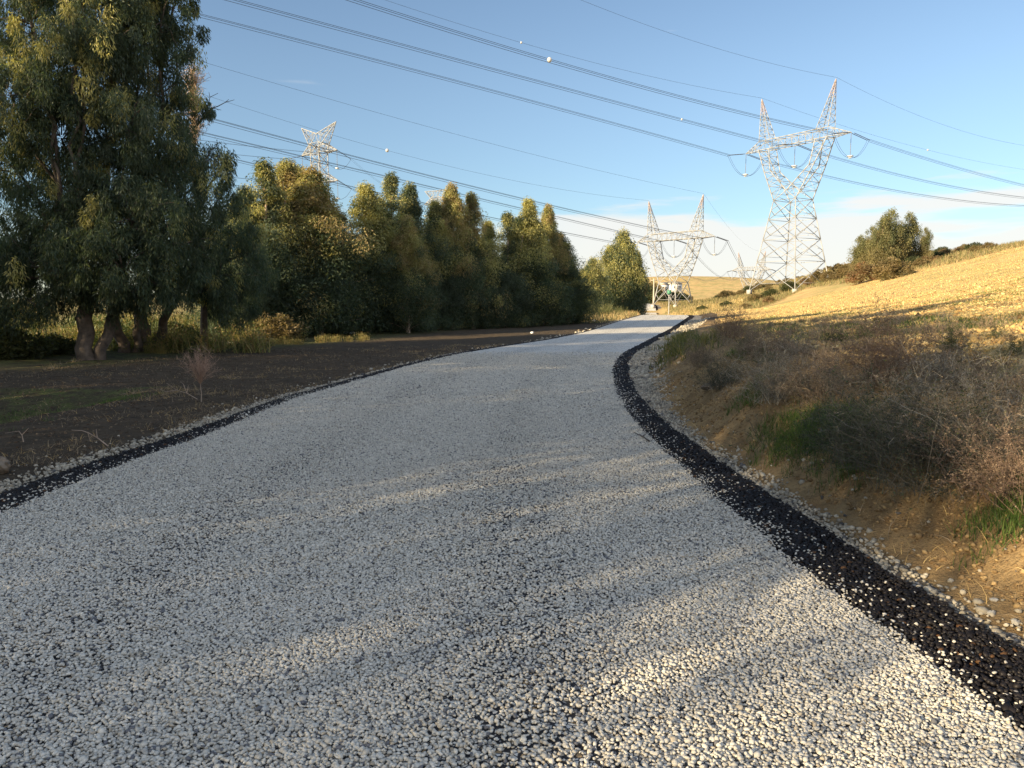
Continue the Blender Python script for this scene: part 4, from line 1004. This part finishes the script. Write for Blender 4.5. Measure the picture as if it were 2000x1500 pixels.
def head_parts(sw=1.0):
    parts = []
    for s in (-1, 1):
        mb = MB()
        o_ = [[(s*2.75, y*2.75, 0), (s*6.2, y*1.9, 6.5), (s*8.4, y*1.25, ZC)] for y in (-1, 1)]
        i_ = [[(0, y*2.3, 1.9), (s*4.9, y*1.6, 6.6), (s*5.7, y*1.25, ZC)] for y in (-1, 1)]
        cage(mb, [o_[0], o_[1], i_[1], i_[0]], 7, .22 * sw, .10 * sw, True, False)
        for y in (-1, 1): mb.beam((s*2.75, y*2.75, 0), (0, y*2.3, 1.9), .16 * sw); mb.beam((s*2.75, y*2.75, 0), (-s*2.75, y*2.75, 0), .14 * sw); 
        parts.append(('support_arm', mb.mesh('support_arm'), 'steel'))
    mb = MB()
    bx = [[(-8.4, y, z), (8.4, y, z)] for (y, z) in ((-1.25, ZC), (1.25, ZC), (1.1, ZC + 1.9), (-1.1, ZC + 1.9))]
    cage(mb, bx, 10, .17 * sw, .09 * sw, True, False)
    for s in (-1, 1):
        tip = (s * 13.0, 0, ZC + .1)
        cage(mb, [[(s*8.4, -1.25, ZC), tip], [(s*8.4, 1.25, ZC), tip], [(s*8.4, 1.1, ZC + 1.9), tip], [(s*8.4, -1.1, ZC + 1.9), tip]], 4, .15 * sw, .08 * sw, True, False)
    parts.append(('crossarm', mb.mesh('crossarm'), 'steel'))
    for s in (-1, 1):
        top = np.array((s * 9.1, 0, ZC + 11.3)); corners = [np.array(c) for c in ((s*5.7, -1.1, ZC + 1.9), (s*5.7, 1.1, ZC + 1.9), (s*8.5, 1.1, ZC + 1.9), (s*8.5, -1.1, ZC + 1.9))]
        mid = [lerp(c, top, .62) for c in corners]
        mb = MB(); cage(mb, [[c, m_] for c, m_ in zip(corners, mid)], 5, .16 * sw, .08 * sw, True, False); parts.append(('earth_peak', mb.mesh('earth_peak'), 'steel'))
        mb = MB(); cage(mb, [[m_, top + (c - top) * .03] for c, m_ in zip(corners, mid)], 4, .14 * sw, .08 * sw, True, False); parts.append(('painted_tip', mb.mesh('painted_tip'), 'paint_red'))
    return parts
def insul(mb, a, b, r=.13, ds=.28):
    a = np.asarray(a, float); b = np.asarray(b, float); L = np.linalg.norm(b - a); n = int(L / ds)
    mb.tube([a, b], [.05, .05], 5)
    for i in range(n):
        c = lerp(a, b, (i + .5) / n); d = (b - a) / L * .045; mb.tube([c - d, c, c + d], [r * .4, r, r * .4], 7)
def delta_pylon(loc, rz, body_h, base_w, label, sw=1.0, near=True, sag_dir=0.05):
    """loc = centre of the base; head waist at body_h"""
    e = empty('pylon', loc, rz); tag(e, label, 'pylon', 'wide armed lattice pylons')
    mb = MB(); n = max(1, round(body_h / 5.2)); b = base_w / 2
    cage(mb, [[(x*b, y*b, 0), (x*2.75, y*2.75, body_h)] for (x, y) in ((-1,-1),(1,-1),(1,1),(-1,1))], n, .26 * sw, .13 * sw, True, True, near, .82)
    mb.build('lattice_body', M['steel'], e)
    if near:
        for (x, y) in ((-1,-1),(1,-1),(1,1),(-1,1)):
            m_ = MB(); m_.box((x*b, y*b, -.25), (.8, .8, .9)); m_.build('footing', M['concrete'], e)
    for (nm, me, mt) in HEAD[sw]:
        o = link(nm, me, M[mt], e); o.location = (0, 0, body_h)
    ti = []
    for xx in (-12.9, 0, 12.9):
        z = body_h + ZC
        mb = MB(); insul(mb, (xx, 0, z), (xx, 0, z - 4.2), .10 * sw); mb.build('suspension_string', M['ins'], e)
        mb = MB(); mb.box((xx, 0, z - 4.4), (.9, .9, .18)); mb.box((xx, 0, z - 4.75), (.55, .55, .12)); mb.box((xx, 0, z - 4.58), (.15, .15, .4)); mb.build('clamp', M['fitting'], e)
        for s in (-1, 1):
            mb = MB(); 
            for w_ in (-.25, .25): insul(mb, (xx + w_, s * .6, z), (xx + w_, s * 5.6, z - .75), .12 * sw)
            mb.build('tension_string', M['ins'], e)
            mb = MB()
            for w_ in (-.22, .22):
                t = np.linspace(0, 1, 12); yy = 5.6 * (1 - t) * s; zz = z - .75 - 3.95 * (1 - (1 - t) ** 2.2); mb.tube(np.stack([np.full(12, xx + w_), yy, zz], 1), .045 * sw, 4)
            mb.build('jumper_cable', M['wire'], e)
    return e
HEAD = {.72: head_parts(.72), .85: head_parts(.85), 1.2: head_parts(1.2)}

def pylon_frame(lt, rt, base_py, base_px):
    """crossarm tips (world points) -> centre and heading"""
    z = (lt[2] + rt[2]) / 2; c = (lt + rt) / 2; d = rt - lt; rz = math.atan2(d[1], d[0]); return c, rz, z
LTA, RTA = T(1458.5, 301, 175), T(1661, 260, 153.5)
cA, rzA, zA = pylon_frame(LTA, RTA, 0, 0)
zbA = tz(cA[0], cA[1])
kA = np.linalg.norm((RTA - LTA)[:2]) / 26
print('A', cA, math.degrees(rzA), zA, zbA, 'k', kA)
pyA = delta_pylon((cA[0], cA[1], zbA), rzA, zA - ZC - zbA, 11.6, 'nearest and tallest pylon, wide armed with two pointed horns, on the slope at right', .72)
LTB, RTB = T(1240, 474, 221), T(1402, 462, 200)
cB, rzB, zB = pylon_frame(LTB, RTB, 0, 0); zbB = tz(cB[0], cB[1])
print('B', cB, math.degrees(rzB), zB, zbB, np.linalg.norm((RTB - LTB)[:2]) / 26)
pyB = delta_pylon((cB[0], cB[1], zbB), rzB, zB - ZC - zbB, 7.6, 'squat wide armed pylon standing where the road disappears, left of the tallest one', .85)
LTE, RTE = T(1432, 529, 480), T(1504, 526, 462)
cE, rzE, zE = pylon_frame(LTE, RTE, 0, 0)
pyE = delta_pylon((cE[0], cE[1], zE - ZC - 8), rzE, 8, 8, 'far off small pylon peeping behind the left leg of the tallest one', 1.2, False)

def barrel_pylon(cpx, D, rz, label, zpk, z1, z2, sw):
    c = T(cpx, 590, D); zb = tz(c[0], D); e = empty('pylon', (c[0], D, zb), rz); tag(e, label, 'pylon', 'pylons with two tiers of arms')
    zpk -= zb; z1 -= zb; z2 -= zb
    mb = MB(); w = 1.5
    cage(mb, [[(x*3.2, y*3.2, 0), (x*w, y*w, z2 - 6)] for (x, y) in ((-1,-1),(1,-1),(1,1),(-1,1))], 4, .24*sw, .12*sw)
    cage(mb, [[(x*w, y*w, z2 - 6), (x*w, y*w, z1 + 2.4)] for (x, y) in ((-1,-1),(1,-1),(1,1),(-1,1))], 6, .24*sw, .12*sw)
    mb.build('lattice_body', M['steel'], e)
    for zz, nm in ((z1, 'crossarm'), (z2, 'crossarm')):
        for s in (-1, 1):
            mb = MB(); tip = (s * 6.7, 0, zz); cage(mb, [[(s*w, -w, zz), tip], [(s*w, w, zz), tip], [(s*w, w, zz + 2.4), tip], [(s*w, -w, zz + 2.4), tip]], 5, .2*sw, .10*sw, True, False)
            mb.build(nm, M['steel'], e)
        for s in (-1, 1):
            mb = MB(); insul(mb, (s*6.5, 0, zz), (s*6.5, 0, zz - 4.2), .13*sw); mb.build('suspension_string', M['ins'], e)
            m2 = MB(); m2.box((s*6.5, 0, zz - 4.4), (.7, .7, .25)); m2.build('clamp', M['fitting'], e)
            for q in (-1, 1):
                mb = MB(); insul(mb, (s*6.6, 0, zz), (s*6.6, q*4.6, zz - 1.5), .15*sw); mb.build('tension_string', M['ins'], e)
                t = np.linspace(0, 1, 12); mb = MB(); mb.tube(np.stack([np.full(12, s*6.55), q*4.6*(1-t), zz - 1.5 - 3.1*(1-(1-t)**2.2)], 1), .05*sw, 4); mb.build('jumper_cable', M['wire'], e)
    for s in (-1, 1):
        mb = MB(); top = np.array((s*6.5, 0, zpk)); cage(mb, [[(s*w, -w, z1 + 1.0), top], [(s*w, w, z1 + 1.0), top], [(0, w*.6, z1 + 4.6), top], [(0, -w*.6, z1 + 4.6), top]], 5, .20*sw, .09*sw, True, False)
        mb.beam((s*w, -w, z1 + 2.0), (0, -w*.6, z1 + 4.6), .15*sw); mb.beam((s*w, w, z1 + 2.4), (0, w*.6, z1 + 4.6), .15*sw)
        mb.build('earth_peak', M['steel'], e)
    return e
def zat(py, D): return T(600, py, D)[2]
pyC = barrel_pylon(631, 200, R(-35), 'pylon with outspread horns and two arm tiers rising behind the rusty crowned trees', zat(244, 200), zat(299, 200), zat(357, 200), .75)
pyD = barrel_pylon(857, 300, R(-35), 'distant pylon, only its outspread horns showing over the tree row', zat(371, 300), zat(397, 300), zat(428, 300), .8)

# ------------------------------------------------------------------ wires
def plane_pt(a, dirv, px, py):
    """ray of a pixel meets the vertical plane through a along dirv"""
    r = ray(px, py); n = np.array([-dirv[1], dirv[0]]); k = (n @ a[:2]) / (n @ r[:2]); return np.array([r[0]*k, r[1]*k, CAMZ + r[2]*k])
def wire_pts(a, mid, end, ext=0.0, n=40):
    """parabola in the vertical plane from a through mid to end, run on by ext"""
    d = (end - a)[:2]; L = np.linalg.norm(d); d /= L; sm = (mid - a)[:2] @ d
    A = np.array([[sm, sm*sm], [L, L*L]]); c = np.linalg.solve(A, [mid[2]-a[2], end[2]-a[2]])
    s = np.linspace(0, L + ext, n); return np.stack([a[0]+d[0]*s, a[1]+d[1]*s, a[2]+c[0]*s+c[1]*s*s], 1)
def bundle(a, dirv, mid_px, end_px, offs, r, label, ext=0.0, name='power_line', group=None, balls=(), rb=.45):
    a = np.asarray(a, float); m_, e_ = plane_pt(a, dirv, *mid_px), plane_pt(a, dirv, *end_px)
    P = wire_pts(a, m_, e_, ext); root = empty(name, a); tag(root, label, 'power line', group)
    nrm = np.array([-dirv[1], dirv[0], 0]) / np.linalg.norm(dirv)
    for (o1, o2) in offs:
        mb = MB(); mb.tube(P + nrm * o1 + np.array([0, 0, o2]) - a, r, 4); mb.build('wire', M['wire'], root)
    for bx_ in balls:
        j = np.argmin([abs(proj(p)[0] - bx_) for p in P]); lo_ = P[max(j-1,0)]; hi_ = P[min(j+1, len(P)-1)]
        best = min((lerp(lo_, hi_, t) for t in np.linspace(0, 1, 60)), key=lambda p: abs(proj(p)[0] - bx_))
        mb = MB(); mb.lathe([(rb*math.sin(t), -rb*math.cos(t)) for t in np.linspace(0.01, math.pi-.01, 9)], best - a + nrm*offs[0][0], 12); mb.build('marker_ball', M['ball'], root, True)
    return root
def proj(p):
    v = np.asarray(p) - (0, 0, CAMZ); dep = v[1]*cp - v[2]*sp; return (1000 + FPX*v[0]/dep, 750 - FPX*(v[1]*sp + v[2]*cp)/dep)
def loc2w(e, v):
    c, s_ = math.cos(e.rotation_euler[2]), math.sin(e.rotation_euler[2]); return np.array([e.location[0] + v[0]*c - v[1]*s_, e.location[1] + v[0]*s_ + v[1]*c, e.location[2] + v[2]])
dA = np.array([math.cos(rzA + math.pi/2), math.sin(rzA + math.pi/2)])       # line direction, away to the right
hA = zA - ZC - zbA
tri = [(-.25, .12), (.25, .12), (0, -.28)]
def att(e, x, s, h): return loc2w(e, (x, s * 5.6, h + ZC - .75))
def pk(e, s, h): return loc2w(e, (s * 9.1, 0, h + ZC + 11.3))
rW = .030
gA_ = 'lines strung from the tallest pylon'
bundle(att(pyA, 12.9, -1, hA), dA, (1300, 182), (690, 0), tri, rW, 'uppermost triple line from the tallest pylon to the top border, with marker balls', 25, group=gA_, balls=(1071,), rb=.36)
bundle(att(pyA, 0, -1, hA), dA, (1000, 146), (455, 0), tri, rW, 'middle triple line running left from the centre of the tallest pylon to the top border', 25, group=gA_, balls=(1330,), rb=.2)
bundle(att(pyA, -12.9, -1, hA), dA, (1000, 188), (360, 22), tri, rW, 'lowest triple line running left from the tallest pylon to the big crown', 50, group=gA_)
bundle(pk(pyA, 1, hA), dA, (1370, 85), (1135, 0), [(0, 0)], .02, 'thin earth wire from the right horn of the tallest pylon to the top border', 25, group=gA_)
bundle(pk(pyA, -1, hA), dA, (1240, 142), (1000, 78), [(0, 0)], .02, 'thin earth wire from the left horn of the tallest pylon merging with the uppermost line', 40, group=gA_, balls=(1018,), rb=.2)
bundle(att(pyA, 12.9, 1, hA), dA, (1790, 304), (2000, 362), tri, rW, 'uppermost triple line leaving the tallest pylon towards the right border', 60, group=gA_)
bundle(att(pyA, 0, 1, hA), dA, (1800, 352), (2000, 386), tri, rW, 'middle triple line leaving the tallest pylon towards the right border', 60, group=gA_)
bundle(att(pyA, -12.9, 1, hA), dA, (1800, 381), (2000, 402), tri, rW, 'lowest triple line leaving the tallest pylon towards the right border', 60, group=gA_)
bundle(pk(pyA, 1, hA), dA, (1800, 228), (2000, 284), [(0, 0)], .02, 'thin earth wire from the right horn of the tallest pylon to the right border', 60, group=gA_)
bundle(pk(pyA, -1, hA), dA, (1812, 293), (2000, 331), [(0, 0)], .02, 'thin earth wire with a marker ball from the left horn towards the right border', 60, group=gA_, balls=(1812,), rb=.24)
dB = np.array([math.cos(rzB + math.pi/2), math.sin(rzB + math.pi/2)]); hB = zB - ZC - zbB
gB_ = 'lines strung from the squat pylon'
bundle(att(pyB, 12.9, -1, hB), dB, (1000, 384), (420, 235), tri, .032, 'upper triple line running left from the right arm of the squat pylon above the row', 25, group=gB_)
bundle(att(pyB, 0, -1, hB), dB, (900, 380), (420, 266), tri, .032, 'middle triple line running left from the centre of the squat pylon above the row', 25, group=gB_)
bundle(att(pyB, -12.9, -1, hB), dB, (900, 413), (470, 315), tri, .032, 'lower triple line running left from the left arm of the squat pylon above the row', 25, group=gB_)
bundle(pk(pyB, 1, hB), dB, (1000, 291), (420, 128), [(0, 0)], .02, 'thin earth wire from the right horn of the squat pylon sweeping up to the left', 30, group=gB_)
bundle(pk(pyB, -1, hB), dB, (1000, 352), (460, 205), [(0, 0)], .02, 'thin earth wire with a white marker ball from the left horn of the squat pylon', 30, group=gB_, balls=(756,), rb=.36)
# the two-tier pylons' own lines
def span(a, b, sag, offs, r, lab, grp, n=30):
    t = np.linspace(0, 1, n)[:, None]; P = a*(1-t) + b*t; P[:, 2] -= 4*sag*(t*(1-t))[:, 0]; root = empty('power_line', a); tag(root, lab, 'power line', grp)
    d = (b-a)[:2]; nrm = np.array([-d[1], d[0], 0]) / np.linalg.norm(d)
    for (o1, o2) in offs:
        mb = MB(); mb.tube(P + nrm*o1 + (0, 0, o2) - a, r, 4); mb.build('wire', M['wire'], root)
hE = 8.0
for (x, lab) in ((12.9, 'triple line dropping right from the right arm of the squat pylon to the distant one'), (0, 'triple line dropping right from the centre of the squat pylon to the distant one'), (-12.9, 'triple line dropping right from the left arm of the squat pylon to the distant one')):
    span(att(pyB, x, 1, hB), att(pyE, x, -1, hE), 7.5, tri, .035, lab, gB_)
span(pk(pyB, 1, hB), pk(pyE, 1, hE), 5, [(0, 0)], .02, 'thin earth wire dropping right from the right horn of the squat pylon', gB_)
duo = [(-.25, 0), (.25, 0)]
zC = [zat(299, 200), zat(357, 200)]; zD = [zat(397, 300), zat(428, 300)]
for ti_, tn in ((0, 'upper'), (1, 'lower')):
    for s, sn in ((-1, 'left'), (1, 'right')):
        a = loc2w(pyC, (s*6.6, 4.6, 0)); a[2] = zC[ti_] - 1.5; b = loc2w(pyD, (s*6.6, -4.6, 0)); b[2] = zD[ti_] - 1.5
        span(a, b, 3.5, duo, .022, f'faint paired line dropping right from the {tn} {sn} arm of the two tier pylon', 'lines of the two tier pylons')
        a = loc2w(pyC, (s*6.6, -4.6, 0)); a[2] = zC[ti_] - 1.5; b = a + np.array([-dB[0]*150, -dB[1]*150, 9])
        span(a, b, 4, duo, .022, f'paired line running left from the {tn} {sn} arm of the two tier pylon', 'lines of the two tier pylons')

# ------------------------------------------------------------------ valley end: pole, houses, green box, low masonry
def ground_at(px, D): x = (px-1000)/FPX*D; return x, D, tz(x, D)
x, y, z = ground_at(1275, 215)
e = empty('utility_pole', (x, y, z)); tag(e, 'slim wooden utility pole left of the squat pylon', 'utility pole')
mb = MB(); h_ = T(1275, 544, 215)[2] - z; mb.tube([(0,0,0),(0,0,h_)], [.28,.18], 8); mb.build('post', M['pole'], e)
mb = MB(); mb.beam((-.9,0,h_-.5),(.9,0,h_-.5), .16); mb.build('cross_bar', M['pole'], e)
mb = MB()
for q in (-.8, 0, .8): mb.lathe([(.02,0),(.09,.08),(.05,.16),(.09,.24),(.01,.32)], (q,0,h_-.42), 8)
mb.build('insulator_set', M['ins'], e)
x, y, z = ground_at(1343, 170)
def house(px, py, D, w, d, h, lab):
    p = T(px, py, D); z = max(tz(p[0], D), p[2] - h - 1); x, y = p[0], D; e = empty('white_house', (x, y, z), .3); tag(e, lab, 'house', 'small white houses in the valley')
    H = p[2] - z; mb = MB(); mb.box((0,0,H/2), (w,d,H)); mb.build('wall', M['wall'], e)
    mb = MB(); V = [(-w/2-.2,-d/2-.2,H),(w/2+.2,-d/2-.2,H),(w/2+.2,d/2+.2,H),(-w/2-.2,d/2+.2,H),(-w/2+.2,0,H+1.1),(w/2-.2,0,H+1.1)]
    mb.add(V, [(0,1,5,4),(2,3,4,5),(0,4,3,3),(1,2,5,5),(0,3,2,1)]); mb.build('roof', M['roof'], e)
    for q in (-.25, .25): m2 = MB(); m2.box((q*w, -d/2-.02, H-1.3), (.8, .08, 1.0)); m2.build('window', M['glass'], e)
    m2 = MB(); m2.box((0, -d/2-.02, H-1.6), (.8,.08,1.9)); m2.build('door', M['pole'], e)
house(1294, 556.5, 300, 3.6, 4, 2.2, 'small white house left of the squat pylon centre, beyond the valley')
house(1318, 555, 320, 4.6, 4, 2.2, 'white house seen through the right half of the squat pylon')
p = T(1307, 571, 190); z = tz(p[0], 190)
e = empty('transformer', (p[0], 190, z)); tag(e, 'green transformer box on a post seen through the squat pylon legs', 'transformer')
hp = p[2] - z; mb = MB(); mb.tube([(0,0,0),(0,0,hp-.5)], [.12,.1], 6); mb.build('post', M['steel'], e)
mg = m_simple('green_enamel', (.06,.22,.14), .5); mb = MB(); mb.box((0,0,hp), (.9,.6,.9)); mb.box((0,0,hp+.5), (1.0,.7,.1)); mb.build('cabinet', mg, e)

print('tris', sum(len(o.data.polygons) for o in C.objects if o.type == 'MESH'))
